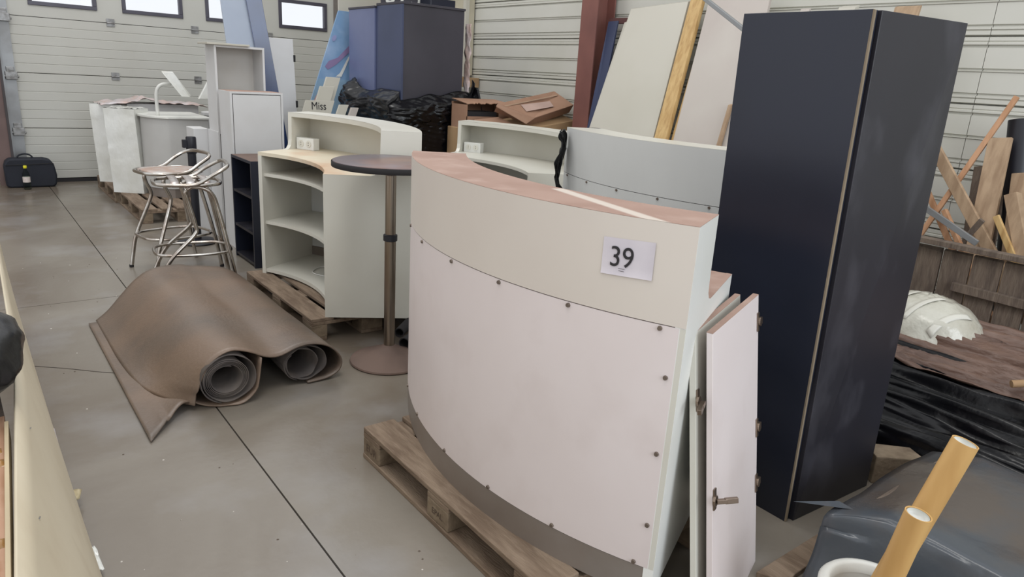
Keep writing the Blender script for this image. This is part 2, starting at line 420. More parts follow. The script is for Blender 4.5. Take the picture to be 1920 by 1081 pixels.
# door track left with roller brackets; steel door post
tr = MB(); tr.box(0.545, 0.66, 10.56, 10.59, 0, 3.3); tr.box(0.525, 0.545, 10.50, 10.6, 0, 3.3)
tr = tr.build('trim_1', m_track); tag(tr, kind='structure')
for z in (0.64, 1.29, 1.94, 2.6):
    b = MB(); b.box(0.555, 0.675, 10.515, 10.56, z - 0.055, z + 0.035); b.tube([(0.52, 10.53, z - 0.02), (0.69, 10.53, z - 0.02)], 0.014, 10)
    b.box(0.57, 0.65, 10.54, 10.56, z + 0.035, z + 0.09)
    b.build('roller_bracket', m_bracket, tr, bevel=0.004)
ps = MB().box(0.36, 0.50, 10.46, 10.62, 0, 3.6).build('trim_2', mat('door_post_brown', (112, 92, 88), 0.6)); tag(ps, kind='structure')
ps = MB(); ps.box(0.50, 0.525, 10.44, 10.62, 0, 3.6); ps = ps.build('trim_3', mat('door_post_dark', (66, 60, 62), 0.6)); tag(ps, kind='structure')
ps = MB(); ps.box(4.69, 4.80, 10.575, 10.62, 0, 3.3); ps.box(4.80, 4.84, 10.50, 10.62, 0, 3.6)
ps = ps.build('trim_4', mat('door_jamb_right', (120, 114, 108), 0.6)); tag(ps, kind='structure')

# red steel column (H section) at the right wall
c = MB(); c.box(4.93, 4.945, 5.20, 5.42, 0, 4.0); c.box(5.155, 5.17, 5.20, 5.42, 0, 4.0); c.box(4.945, 5.155, 5.30, 5.315, 0, 4.0)
col = c.build('steel_column', m_redsteel, bevel=0.002); tag(col, kind='structure')
MB().box(4.90, 5.18, 5.16, 5.46, 0, 0.02).build('base_plate', m_redsteel, col)
# horizontal dark rail and wall rail behind slabs
gr = MB().bar((5.08, 5.16, 2.17), (5.08, 4.3, 2.17), 0.05, 0.05).build('trim_5', mat('dark_red_rail', (92, 56, 54), 0.6)); tag(gr, kind='structure')

# =================================================================== PALLETS
def make_pallet(label, loc, rz, group, stamps=True):
    t = thing('euro_pallet', (0, 0, 0), label, 'pallet', group)
    for x in (-0.3525, 0, 0.3525):
        w = 0.10 if x else 0.145
        MB().box(x - w / 2, x + w / 2, -0.6, 0.6, 0, 0.022).build('bottom_board', m_pal, t, bevel=0.003)
    for x in (-0.35, 0, 0.35):
        w = 0.10 if x else 0.145
        for y in (-0.5275, 0, 0.5275):
            b = MB().box(x - w / 2, x + w / 2, y - 0.072, y + 0.072, 0.022, 0.100).build('block', m_palend, t, bevel=0.004)
            if stamps and x < 0:
                text('stamp', 'EUR' if y else 'EPAL', 0.05 if y else 0.034, m_stamp, frame((x - w / 2 - 0.0006, y, 0.06), (0, -1, 0), (-1, 0, 0)), b, 0.0003)
    for y in (-0.5275, 0, 0.5275):
        MB().box(-0.4, 0.4, y - 0.0725, y + 0.0725, 0.100, 0.122).build('cross_board', m_pal, t, bevel=0.003)
    for x, w in ((-0.3275, 0.145), (-0.165, 0.10), (0, 0.145), (0.165, 0.10), (0.3275, 0.145)):
        MB().box(x - w / 2, x + w / 2, -0.6, 0.6, 0.122, 0.144).build('deck_board', m_pal, t, bevel=0.004)
    t.location = loc; t.rotation_euler = (0, 0, rz)
    return t
pal = make_pallet('brown wooden pallet with stamped blocks under the counter numbered 39', (1.62, 1.90, 0), 0, 'wooden pallets under the furniture')
copy_tree(pal, (1.95, 4.47, 0), 0, 'dark dusty pallet under the cream counter with the open shelves')
copy_tree(pal, (3.0, 4.5, 0), 0, 'pallet under the cream counter behind the numbered one')
copy_tree(pal, (3.45, 2.75, 0), 0.0, 'pallet under the grey fronted counter beside the tall dark cabinet')

# =================================================================== CURVED COUNTERS
RO = 1.668
def counter(name, label, c, zb, a0, a1, Ri, mfront, mband, mbody, mend, mtop, mdesk, shelves=(), cat='counter', dzt=1.125, group=None, screws=(), pa=(0, 0)):
    mid = radians((a0 + a1) / 2)
    t = thing('reception_counter', (c[0] + 1.4 * cos(mid), c[1] + 1.4 * sin(mid), zb), label, cat, group)
    zt = zb + dzt; zd = zt - 0.261; zsm = zt - 0.273; zp = zb + 0.102; Rr = RO - 0.232
    ew = math.degrees(0.03 / RO)
    MB().sector(c, RO - 0.02, RO, a0 + 0.02, a1 - 0.02, zsm + 0.0015, zt - 0.0).build('front_band', mband, t, smooth=True, auto=True)
    MB().sector(c, RO - 0.024, RO - 0.001, a0 + pa[0], a1 - pa[1], zp + 0.002, zsm - 0.0015).build('front_panel', mfront, t, smooth=True, auto=True)
    if pa[1]: MB().sector(c, RO - 0.024, RO - 0.0015, a1 - pa[1] + 0.08, a1 - 0.02, zp + 0.002, zsm - 0.001, 4).build('side_stile', mbody, t, smooth=True, auto=True)
    if pa[0]: MB().sector(c, RO - 0.024, RO - 0.0015, a0 + 0.02, a0 + pa[0] - 0.08, zp + 0.002, zsm - 0.001, 4).build('side_stile', mbody, t, smooth=True, auto=True)
    MB().sector(c, RO - 0.03, RO - 0.002, a0 + 0.1, a1 - 0.1, zb, zp).build('plinth', m_plinth, t, smooth=True, auto=True)
    MB().sector(c, Rr, RO - 0.0198, a0 + .02, a1 - .02, zt - 0.03, zt - 0.0005).build('top_shelf', mbody, t, smooth=True, auto=True)
    MB().sector(c, Rr, RO - 0.0005, a0, a1, zt + 0.0003, zt + 0.0013).build('top_skin', mtop, t, smooth=True, auto=True)
    MB().sector(c, Ri + .001, RO - 0.0215, a0 + ew, a1 - ew, zd + 0.0006, zd + 0.0016).build('desk_skin', mdesk, t, smooth=True, auto=True)
    for q0, q1 in ((a0, a0 + ew), (a1 - ew, a1)): MB().sector(c, Ri, Rr - .06, q0, q1, zd + 0.0012, zd + 0.0022, 2).build('desk_skin', mdesk, t)
    MB().sector(c, Ri, RO - 0.025, a0 + ew * .2, a1 - ew * .2, zd - 0.022, zd + 0.0005).build('desk_top', mdesk, t, smooth=True, auto=True)
    for ae, sg in ((a0, 1), (a1, -1)):
        ca, sa = cos(radians(ae)), sin(radians(ae)); tang = Vector((-sa, ca, 0)) * sg * 0.03
        poly = [(Ri, zb), (RO - 0.002, zb), (RO - 0.002, zt), (Rr, zt), (Rr - 0.004, zd + 0.07), (Rr - 0.012, zd + 0.03), (Rr - 0.032, zd + 0.008), (Rr - 0.06, zd + 0.001), (Ri, zd + 0.001)]
        MB().extr([(c[0] + r * ca, c[1] + r * sa, z) for r, z in poly], tang).build('end_panel', mend, t)
    MB().sector(c, Ri + 0.005, RO - 0.03, a0 + ew, a1 - ew, zb + 0.012, zb + 0.036).build('bottom_board', mbody, t, smooth=True, auto=True)
    for z in shelves:
        MB().sector(c, Ri + 0.02, RO - 0.03, a0 + ew, a1 - ew, z - 0.022, z).build('shelf', mbody, t, smooth=True, auto=True)
    for a, z in screws:
        ca, sa = cos(radians(a)), sin(radians(a)); p = Vector((c[0] + (RO - 0.003) * ca, c[1] + (RO - 0.003) * sa, z))
        MB().tube([p, p + Vector((ca, sa, 0)) * 0.008], [0.0075, 0.006], 10).build('screw', m_screw, t)
    return t
CA = (2.958, 1.813)
sc = [(163.7, .985), (174.1, .985), (183.8, .985), (193.5, .985), (203.2, .985), (153.5, .985), (153.5, .256), (163.2, .256), (174.0, .256), (183.9, .256), (193.8, .256), (203.5, .256), (204.3, .85), (204.4, .62), (204.4, .39)]
ctrA = counter('A', 'white curved reception counter with pinkish dusty top, numbered paper 39 on its front', CA, 0.144, 145.6, 205.6, 1.035,
               m_whitepanel, m_creamband, m_cream, m_endwhite, m_dust_streak, m_dust, shelves=(0.52, 0.80), screws=sc, pa=(0, 0.62))
# numbered sheet of paper
pp = MB(); pp.open = True
def sheet(u, v):
    a = radians(196.8 + u * 5.15); z = 1.103 + v * 0.102 + u * 0.007
    r = RO + 0.0015 + 0.004 * max(0, (u - .9) * 10) * 0.4 + 0.003 * max(0, (0.08 - v) * 8)
    return (CA[0] + r * cos(a), CA[1] + r * sin(a), z)
pp.grid(sheet, 16, 8)
ppo = pp.build('paper_sheet', m_paper, smooth=True); tag(ppo, 'small white sheet reading 39 taped to the counter front', 'paper')
def on_counter(p):
    a = radians(196.8) + (p.x + 0.0) / RO; r = RO + 0.0034 + p.z
    return Vector((CA[0] + r * cos(a), CA[1] + r * sin(a), p.y))
o39 = text('printed_number', '39', 0.080, m_ink, None, ppo, 0.0002, bend=lambda p: on_counter(Vector((p.x * 0.92 + 0.0585, p.y + 1.1545 + p.x * 0.04, p.z))))
for zz, wd in ((1.1250, 0.019), (1.1185, 0.016)):
    b = MB(); b.grid(lambda u, v: on_counter(Vector((0.0615 - wd / 2 + u * wd, zz + v * 0.0016, 0.0002))), 6, 1); b.open = True
    b.build('small_print', mat('faint_ink', (110, 106, 110), 0.7), ppo)

# cream counter with shelves (middle left)
CG = (0.679, 4.435)
ctrG = counter('G', 'cream curved counter seen from its open shelf side, behind the bar table', CG, 0.144, -30, 30, 1.11,
               m_greyfront, m_cream, m_cream, m_cream, m_cream, m_dusttop, shelves=(0.527, 0.864))
# socket box at the far end of the desk
def P3(c, r, a, z): return Vector((c[0] + r * cos(radians(a)), c[1] + r * sin(radians(a)), z))
def socket_box(c, a, r0, r1, zd, label):
    t = thing('socket_box', P3(c, (r0 + r1) / 2, a, zd), label, 'power socket')
    MB().sector(c, r0, r1, a - 6.3, a, zd, zd + 0.085, 6).build('case', m_white, t, bevel=0.004)
    for k in (0.28, 0.72):
        aa = a - 6.3 * k; p = P3(c, r0 - 0.001, aa, zd + 0.045); n = Vector((cos(radians(aa)), sin(radians(aa)), 0))
        MB().tube([p + n * 0.002, p - n * 0.003], 0.024, 16).build('socket', m_cream, t)
        for dz in (-0.008, 0.008):
            MB().tube([p + Vector((0, 0, dz)), p + Vector((0, 0, dz)) - n * 0.005], 0.003, 6).build('socket_hole', m_ink, t)
socket_box(CG, 28.4, 1.47, 1.53, 1.0095, 'white double power socket box on the desk of the cream shelf counter')
cb = MB(); pts = [P3(CG, 1.60, 12, 0.50), P3(CG, 1.61, 10, 0.42), P3(CG, 1.60, 6, 0.30), P3(CG, 1.52, 0, 0.20), P3(CG, 1.45, -6, 0.186), P3(CG, 1.32, 2, 0.186), P3(CG, 1.25, 12, 0.186), P3(CG, 1.40, 16, 0.186), P3(CG, 1.5, 9, 0.188)]
cb.tube(smoothpath(pts, 8), 0.004, 6)
tag(cb.build('power_cable', m_white, smooth=True), 'thin white cable coiled on the lowest shelf of the cream counter', 'cable')

CF = (2.25, 4.47)
ctrF = counter('F', 'cream curved counter seen from its hollow side, behind the dusty numbered counter', CF, 0.144, -29, 33, 1.09,
               m_greyfront, m_cream, m_cream, m_cream, m_cream, m_cream, shelves=(0.49,), dzt=1.075)
socket_box(CF, 31.2, 1.47, 1.53, 0.9585, 'white socket box at the far end of the hollow cream counter')
CE = (4.5, 2.6)
escr = [(a, 1.046) for a in (156, 166, 176, 186, 196, 206)]
ctrE = counter('E', 'light grey fronted curved counter with a cream rim, left of the tall dark cabinet', CE, 0.144, 153, 207, 1.1,
               m_greyfront, m_greyfront, m_cream, m_cream, m_cream, m_cream, screws=escr, dzt=1.185)

# =================================================================== LEANING CABINET DOORS
def leaning_door(tl, tr_, lean, w, h, th, label, hinges, mface, arms):
    t = thing('cabinet_door', (0, 0, 0), label, 'cabinet door', 'loose cabinet doors leaning on the counter end')
    tl = Vector(tl); tr_ = Vector(tr_); d = (tr_ - tl).normalized(); n = Vector((d.y, -d.x, 0))  # towards the viewer side
    bl = tl + Vector(lean); br = tr_ + Vector(lean); bl.z = br.z = 0
    t.location = (bl + br) / 2
    up = (tl - bl).normalized(); nn = d.cross(up).normalized()
    if nn.dot(n) < 0: nn = -nn
    off = -nn * th; off2 = Vector((off.x, off.y, 0))
    MB().hexa([bl, br, br + off2, bl + off2], [tl, tr_, tr_ + off2, tl + off2]).build('door_leaf', mface, t, bevel=0.0015)
    # dust lying on the top edge
    e = Vector((0, 0, 0.0012))
    MB().hexa([tl + Vector((0, 0, .0002)), tr_ + Vector((0, 0, .0002)), tr_ + off2 + Vector((0, 0, .0002)), tl + off2 + Vector((0, 0, .0002))], [tl + e, tr_ + e, tr_ + off2 + e, tl + off2 + e]).build('dusty_edge', m_dust, t)
    for side, hz, arm in hinges:
        b = (bl if side == 'l' else br); T = (tl if side == 'l' else tr_); p = b.lerp(T, hz / h); sd = -1 if side == 'l' else 1
        g = MB(); ctr = p - d * sd * 0.012 + nn * 0.003
        g.bar(ctr - up * 0.032, ctr + up * 0.032, 0.022, 0.004, up=nn)
        q = MB().lathe([(0.004, -0.0), (0.016, 0.0), (0.016, 0.008), (0.004, 0.008)], seg=14)
        R = frame(p - d * sd * 0.004 + nn * 0.003, up, nn)
        g.add([R @ v for v in q.v], q.f)
        if arm:
            a0_ = p + nn * (0.012 if arm[1] > 0 else 0.022); ad = (nn * arm[0] + d * arm[1] + up * arm[2]).normalized()
            g.bar(a0_, a0_ + ad * 0.030, 0.014, 0.012, up=up); g.bar(a0_ + ad * 0.024, a0_ + ad * 0.062, 0.012, 0.016, up=up)
        else:
            g.bar(p + nn * 0.002 + d * sd * 0.006 - up * 0.012, p + nn * 0.002 + d * sd * 0.006 + up * 0.012, 0.026, 0.016, up=nn)
        g.build('hinge', m_hinge, t, bevel=0.001)
    return t
leaning_door((1.581, 1.155, 0.945), (2.036, 1.329, 0.945), (-0.008, -0.165, 0), 0.487, 0.96, 0.019,
             'rear one of two white cabinet doors leaning on the counter end', [('l', 0.76, (0.12, -1.0, -0.12))], m_cream, None)
leaning_door((1.606, 1.115, 0.95), (2.082, 1.290, 0.95), (-0.008, -0.165, 0), 0.487, 0.96, 0.019,
             'front glossy white cabinet door with nickel hinges, leaning below the counter end',
             [('l', 0.47, (1.0, 0.7, 0)), ('r', 0.87, None), ('r', 0.50, None), ('r', 0.30, None)], m_whitepanel, None)

# =================================================================== TALL DARK CABINET
t = thing('tall_cabinet', (2.65, 1.43, 0), 'tall blue-black cabinet panel unit standing right of the numbered counter', 'cabinet')
B1 = Vector((2.39, 1.70, 0)); B2 = Vector((2.386, 1.19, 0)); B3 = Vector((2.94, 1.158, 0)); B4 = Vector((2.95, 1.66, 0))
T1 = Vector((2.351, 1.702, 1.876)); T2 = Vector((2.352, 1.205, 1.876)); T3 = Vector((2.845, 1.134, 1.876)); T4 = Vector((2.86, 1.62, 1.876))
e = Vector((0.032, 0, 0))
MB().hexa([B2 + Vector((0.034, 0.0, 0)), B3, B4, B1 + Vector((0.034, -0.01, 0))], [T2 + Vector((0.036, 0.006, 0)), T3, T4, T1 + Vector((0.034, -0.01, 0))]).build('cabinet_body', m_navyside, t, bevel=0.002)
f0 = Vector((0, 0.018, 0))
MB().hexa([B2 + f0, B2 + f0 + e, B1 + e, B1], [T2 + f0, T2 + f0 + e, T1 + e, T1]).build('front_panel', m_navy, t, bevel=0.001)
MB().hexa([B2 + f0 + Vector((0, -0.006, 0.002)), B2 + f0 + e * 0.34 + Vector((0, -0.006, 0.002)), B2 + f0 + e * 0.34, B2 + f0], [T2 + f0 + Vector((0, -0.006, -.002)), T2 + f0 + e * 0.34 + Vector((0, -0.006, -.002)), T2 + f0 + e * 0.34, T2 + f0]).build('raw_edge', m_mdf, t)
MB().box(2.6, 2.66, 1.3, 1.36, 1.874, 1.879).build('top_cap', m_navyside, t)

# =================================================================== BAR TABLE
TC = (1.82, 3.40)
t = thing('bar_table', (TC[0], TC[1], 0), 'high round bar table with dusty dark top and steel pole', 'table')
MB().lathe([(0.30, 1.105), (0.306, 1.108), (0.308, 1.125), (0.304, 1.138), (0.300, 1.14), (0.02, 1.1405)], (TC[0], TC[1], 0), 64).build('table_top', m_tabletop, t, smooth=True, auto=True)
MB().lathe([(0.3085, 1.1075), (0.3105, 1.11), (0.3105, 1.133), (0.3085, 1.136)], (TC[0], TC[1], 0), 64, cap=False).build('rim', m_rubber, t, smooth=True)
MB().lathe([(0.03, 1.065), (0.042, 1.068), (0.042, 1.105)], (TC[0], TC[1], 0), 24).build('top_socket', m_black, t, smooth=True, auto=True)
MB().lathe([(0.029, 0.72), (0.029, 1.07)], (TC[0], TC[1], 0), 24).build('upper_pole', m_steel, t, smooth=True, auto=True)
MB().lathe([(0.031, 0.705), (0.0385, 0.708), (0.0385, 0.740), (0.031, 0.744)], (TC[0], TC[1], 0), 24).build('collar', m_black, t, smooth=True, auto=True)
MB().lathe([(0.031, 0.05), (0.031, 0.71)], (TC[0], TC[1], 0), 24).build('lower_pole', m_steel, t, smooth=True, auto=True)
MB().lathe([(0.215, 0.0), (0.222, 0.006), (0.218, 0.014), (0.19, 0.026), (0.13, 0.048), (0.07, 0.07), (0.045, 0.086), (0.034, 0.10)], (TC[0], TC[1], 0), 56).build('table_base', m_tablebase, t, smooth=True, auto=True)

# =================================================================== RUBBER MAT
t = thing('rolled_mat', (1.0, 4.0, 0), 'large brown dusty rubber mat rolled up on the concrete floor', 'rubber mat')
def prof(pts, n=5): return smoothpath([(p[0], p[1], 0) for p in pts], n)
FR = prof([(.735, .030), (.755, .13), (.81, .235), (.90, .283), (.99, .262), (1.075, .215), (1.15, .200), (1.25, .222), (1.345, .220), (1.43, .185), (1.487, .115), (1.478, .050), (1.41, .016), (1.30, .010)])
BK = prof([(.545, .010), (.62, .06), (.71, .15), (.80, .235), (.90, .285), (1.05, .275), (1.14, .245), (1.24, .235), (1.34, .225), (1.44, .18), (1.52, .10), (1.545, .035), (1.50, .014), (1.40, .012)])
NPf = len(FR)
def topsheet(u, v):
    k = u * (NPf - 1); i = int(min(k, NPf - 2)); f = k - i
    a = FR[i].lerp(FR[i + 1], f); b = BK[i].lerp(BK[i + 1], f)
    e_ = 1 - (1 - v) ** 2.6 if u < 0.35 else v
    w = min(1, max(0, (0.35 - u) / 0.35)); e_ = v * (1 - w) + (1 - (1 - v) ** 6) * w
    p = a.lerp(b, e_)
    yf = 3.265 + 0.05 * max(0, min(1, (p.x - 1.0) / .3)) + (0.02 if u < .05 else 0); yb = 4.80 + 0.17 * max(0, min(1, (p.x - .5) / .6))
    y = yf + (yb - yf) * v
    bmp = 0.022 * nz(p.x * 3, y * 1.6, 3.0) * sin(pi * min(1, u * 1.2)) * min(1, v * 4)
    dent = -0.035 * math.exp(-((v - .26) / .09) ** 2 - ((u - .09) / .06) ** 2)
    return (p.x + bmp * .4 + dent * .2, y, max(0.008, p.y + bmp + dent))
s = MB(); s.grid(topsheet, 64, 36); s.build('top_sheet', m_mat, t, smooth=True, solid=0.007)
def flap(u, v):
    x = 0.500 + u * 0.60
    def F(x):
        P_ = [(.5, 3.07), (.56, 3.15), (.64, 3.25), (.74, 3.325), (.84, 3.27), (.92, 3.245), (1.02, 3.25), (1.1, 3.26)]
        for (a, b), (c_, d_) in zip(P_[:-1], P_[1:]):
            if x <= c_: return b + (d_ - b) * (x - a) / (c_ - a)
        return P_[-1][1]
    y0 = F(x); y = y0 + (4.775 - y0) * v
    z = 0.008 + (0.05 * math.exp(-((x - .68) / .07) ** 2) * math.exp(-v * 9)) + 0.02 * math.exp(-v * 12) * (1 if x < .6 else 0) * ((x - .5) / .1)
    if x > 0.93: z += 0.21 * ((x - .93) / .17) ** 2 * (1 - 0.3 * v)
    xx = x if x < 1.02 else 1.02 + (x - 1.02) * 0.35
    return (xx, y, z + 0.004 * nz(x * 6, y * 3))
s = MB(); s.grid(flap, 40, 30); s.build('floor_flap', m_mat, t, smooth=True, solid=0.007)
def spiral(cx, cz, ra, rb, turns, y0, y1, sxx, szz, ph, nseg=36):
    N_ = int(turns * nseg)
    vs = []
    for i in range(N_ + 1):
        k = i / N_; a = ph + 2 * pi * turns * k; r = ra + (rb - ra) * k
        vs.append((cx + r * sxx * cos(a), cz + r * szz * sin(a)))
    s = MB(); s.grid(lambda u, v: (cx + (vs[int(round(u * N_))][0] - cx) * (1 - .22 * min(1, v * 2.2)), y0 + (y1 - y0) * v + 0.006 * sin(u * 40), (cz + (vs[int(round(u * N_))][1] - cz) * (1 - .22 * min(1, v * 2.2))) - .02 * min(1, v * 2.2)), N_, 6)
    return s
spiral(0.880, 0.143, 0.067, 0.103, 5.4, 3.262, 4.80, 1.04, 0.97, 1.2).build('rolled_layers', m_matin, t, smooth=True, solid=0.0035)
spiral(0.893, 0.143, 0.111, 0.126, 1.35, 3.258, 4.80, 1.06, 0.99, 2.2).build('rolled_layers', m_matin, t, smooth=True, solid=0.005)
spiral(1.275, 0.115, 0.078, 0.084, 1.15, 3.335, 4.90, 1.08, 1.0, 2.2).build('rolled_layers', m_matin, t, smooth=True, solid=0.005)
spiral(1.300, 0.115, 0.088, 0.100, 1.3, 3.330, 4.90, 1.18, 0.97, 2.4).build('rolled_layers', m_matin, t, smooth=True, solid=0.005)

# =================================================================== BAR STOOLS
def stool(label, solidseat, kx=.0, kz=.45, tx=.05):
    t = thing('bar_stool', (0, 0, 0), label, 'stool', 'aluminium bar stools')
    r = 0.0145
    for sy in (-1, 1):
        y = 0.15 * sy; yo = 0.20 * sy
        pts = [(0.275, yo, 0.0), (0.255, yo, 0.10), ((.235 + kx) / 2 + .05, yo * .97, 0.26), (kx + .012, y * 1.05, kz - .04), (kx, y, kz + .03), (tx - .01, y, 0.66), (tx, y, 0.715), (tx - .03, y, 0.742), (0.0, y, 0.748), (-0.06, y, 0.74), (-0.115, y, 0.70), (-0.15, y * 1.03, 0.60), (-0.215, yo * .97, 0.25), (-0.255, yo, 0.0)]
        P_ = smoothpath(pts, 5); k = len(P_) // 2
        MB().tube(P_[:k], r, 10).build('leg', m_alu, t, smooth=True)
        MB().tube(P_[k - 1:], r, 10).build('leg', m_alu, t, smooth=True)
    ring = []
    for i in range(40):
        a = 2 * pi * i / 40; ex = 0.62
        cx = math.copysign(abs(cos(a)) ** ex, cos(a)); sx_ = math.copysign(abs(sin(a)) ** ex, sin(a))
        ring.append((0.025 + 0.215 * cx, 0.190 * sx_, 0.765))
    MB().tube(ring, 0.0135, 10, closed=True).build('seat_ring', m_alu, t, smooth=True)
    ring = [(p[0] * 1.18 - .015, p[1] * 1.04, 0.275) for p in ring]
    MB().tube(ring, 0.011, 8, closed=True).build('foot_ring', m_alu, t, smooth=True)
    if solidseat:
        s = MB(); s.grid(lambda u, v: (0.025 + 0.21 * (2 * u - 1) * 1.0, 0.178 * (2 * v - 1) * math.sqrt(max(0.02, 1 - (abs(2 * u - 1)) ** 4)), 0.772 + 0.012 * (1 - (2 * v - 1) ** 2)), 14, 12)
        s.build('seat', m_aludust, t, smooth=True, solid=0.004)
    else:
        for x in (0.115, 0.015, -0.085):
            s = MB(); s.grid(lambda u, v: (x - 0.026 + 0.052 * u, -0.192 + 0.384 * v, 0.776 + 0.014 * sin(pi * v) ** 0.5 if 0 < v < 1 else 0.757), 2, 14)
            s.build('seat_slat', m_slatalu, t, smooth=True, solid=0.004)
    pts = [(0.06, 0.19, 0.762), (-0.03, 0.195, 0.775), (-0.12, 0.20, 0.83), (-0.20, 0.19, 0.875), (-0.235, 0.13, 0.895), (-0.24, 0, 0.90), (-0.235, -0.13, 0.895), (-0.20, -0.19, 0.875), (-0.12, -0.20, 0.83), (-0.03, -0.195, 0.775), (0.06, -0.19, 0.762)]
    MB().tube(smoothpath(pts, 5), 0.0135, 10).build('backrest', m_alu, t, smooth=True)
    for x in (0.275, -0.255):
        for y in (-0.20, 0.20):
            MB().lathe([(0.015, 0), (0.0165, 0.004), (0.0165, 0.02)], (x, y, 0), 12).build('foot_cap', m_rubber, t)
    return t
s1 = stool('near aluminium bar stool with three seat slats, behind the rolled mat', False)
s1.location = (1.28, 5.36, 0); s1.rotation_euler = (0, 0, radians(180 - 8))
s2 = stool('far aluminium bar stool with a solid dusty seat, in front of the black belt post', True, .10, .56, .14)
s2.location = (1.285, 5.93, 0); s2.rotation_euler = (0, 0, radians(180 + 14))

# rope post
t = thing('barrier_post', (1.628, 6.70, 0), 'black belt barrier post standing behind the far stool', 'barrier post')
MB().lathe([(0.16, 0), (0.17, 0.01), (0.15, 0.025), (0.04, 0.035)], (1.628, 6.70, 0), 32).build('post_base', m_black, t, smooth=True, auto=True)
MB().lathe([(0.035, 0.03), (0.035, 0.84)], (1.628, 6.70, 0), 20).build('post', m_black, t, smooth=True, auto=True)
MB().lathe([(0.040, 0.80), (0.043, 0.805), (0.043, 0.935), (0.038, 0.945)], (1.628, 6.70, 0), 20).build('belt_head', m_black, t, smooth=True, auto=True)
MB().box(1.555, 1.592, 6.68, 6.72, 0.85, 0.92).build('belt_clip', m_black, t, bevel=0.004)

# =================================================================== OPEN NAVY SHELF
t = thing('open_shelf_unit', (1.95, 5.89, 0), 'small navy open shelf unit with dusty top, right of the stools', 'shelf')
x0, x1, y0, y1, H_ = 1.79, 2.12, 5.62, 6.12, 0.86
for a, b in ((y0, y0 + .022), (y1 - .022, y1)): MB().box(x0, x1, a, b, 0.0, H_ - .022).build('side_panel', m_navy, t, bevel=.001)
MB().box(x0, x1, y0, y1, H_ - .022, H_).build('top_board', m_navy, t, bevel=.001)
MB().box(x0 + .002, x1, y0 + .002, y1 - .002, H_, H_ + .001).build('dust_layer', m_tablebase, t)
MB().box(x1 - .01, x1, y0 + .022, y1 - .022, 0.02, H_ - .022).build('back_panel', m_navy, t)
for z in (0.04, 0.29, 0.58): MB().box(x0 + .004, x1 - .01, y0 + .022, y1 - .022, z - .02, z).build('shelf', m_navyside, t)
tag(MB().tube(smoothpath([(1.86, 5.68, .046), (1.84, 5.75, .12), (1.86, 5.84, .16), (1.9, 5.9, .05), (1.86, 5.8, .046), (1.84, 5.7, .08), (1.88, 5.66, .05)], 6), .006, 6).build('black_cable', m_rubber, smooth=True), 'loose black cable lying in the bottom of the navy shelf', 'cable')

# =================================================================== WHITE CABINET STACK
def cabinet(name, label, x0, x1, y0, y1, z0, z1, door=True, topdust=True, rz=0, group=None):
    """front faces -Y"""
    cx, cy = (x0 + x1) / 2, (y0 + y1) / 2; w, d = (x1 - x0) / 2, (y1 - y0) / 2; th = 0.018
    t = thing(name, (0, 0, 0), label, 'cabinet', group)
    MB().box(-w, -w + th, -d, d, z0, z1).build('side_panel', m_whitecab, t, bevel=.001)
    MB().box(w - th, w, -d, d, z0, z1).build('side_panel', m_whitecab, t, bevel=.001)
    MB().box(-w + th, w - th, -d, d, z1 - th, z1).build('top_board', m_whitecab, t, bevel=.001)
    MB().box(-w + th, w - th, -d, d, z0, z0 + th).build('bottom_board', m_whitecab, t, bevel=.001)
    MB().box(-w + th, w - th, d - .008, d, z0 + th, z1 - th).build('back_panel', m_whitein, t)
    if door: MB().box(-w + .024, w - .022, -d + .001, -d + .017, z0 + .02, z1 - .024).build('door', m_whitecab, t, bevel=.001)
    if topdust: MB().box(-w + .003, w - .003, -d + .002, d - .002, z1, z1 + .001).build('dust_layer', m_dust, t)
    t.location = (cx, cy, 0); t.rotation_euler = (0, 0, rz)
    return t
cabinet('white_cabinet', 'white cupboard with a closed door and dusty top, behind the navy shelf', 1.86, 2.31, 6.30, 6.62, 0.0, 1.355, rz=0)
lowc = cabinet('white_cabinet', 'plain white base cabinet under the open white cabinet', 1.86, 2.30, 6.70, 7.02, 0.0, 0.985, topdust=False)
opn = cabinet('open_cabinet', 'open fronted white cabinet standing on a base cabinet, leaning blue panels behind', 1.865, 2.30, 6.70, 6.98, 0.985, 1.725, door=False, topdust=False)
tag(MB().box(1.80, 2.16, 6.66, 6.96, 1.7255, 1.7415).build('loose_board', m_slab, bevel=.002), 'thin white board lying on top of the open white cabinet', 'board')
for dz, dx in ((1.30, 0), (1.31, .05)):
    pass
tag(MB().box(1.735, 1.865, 7.03, 7.28, 0.0, 0.985).build('white_box', m_whitecab, bevel=.003), 'narrow white box between the curved podium and the base cabinet', 'box')
# leaning tall panels behind
def slabthing(name, label, cat, bl, br, tr_, tl, th, m, group=None, parts=None, bevel=.002):
    bl, br, tr_, tl = [Vector(p) for p in (bl, br, tr_, tl)]
    n = (br - bl).cross(tl - bl).normalized() * th
    if n.y < 0: n = -n
    o = MB().hexa([bl, br, br + n, bl + n], [tl, tr_, tr_ + n, tl + n]).build(name, m, bevel=bevel)
    tag(o, label, cat, group); return o
tp = slabthing('tall_door', 'tall white door leaf with dark hinges standing in front of the roller door', 'door', (2.56, 7.45, 0), (2.92, 7.45, 0), (2.91, 7.6, 1.85), (2.60, 7.6, 1.85), .02, m_whitecab)
for z in (1.66, 1.20):
    y = 7.45 + .15 * z / 1.85
    MB().box(2.905, 2.925, y - .012, y + .02, z - .035, z + .035).build('hinge', m_rubber, tp, bevel=.004)
slabthing('glossy_board', 'pale blue glossy tall board rising above the open white cabinet', 'board', (2.30, 7.26, .0), (2.64, 7.26, .0), (2.32, 7.34, 2.6), (2.085, 7.34, 2.6), .018, m_paleblue)
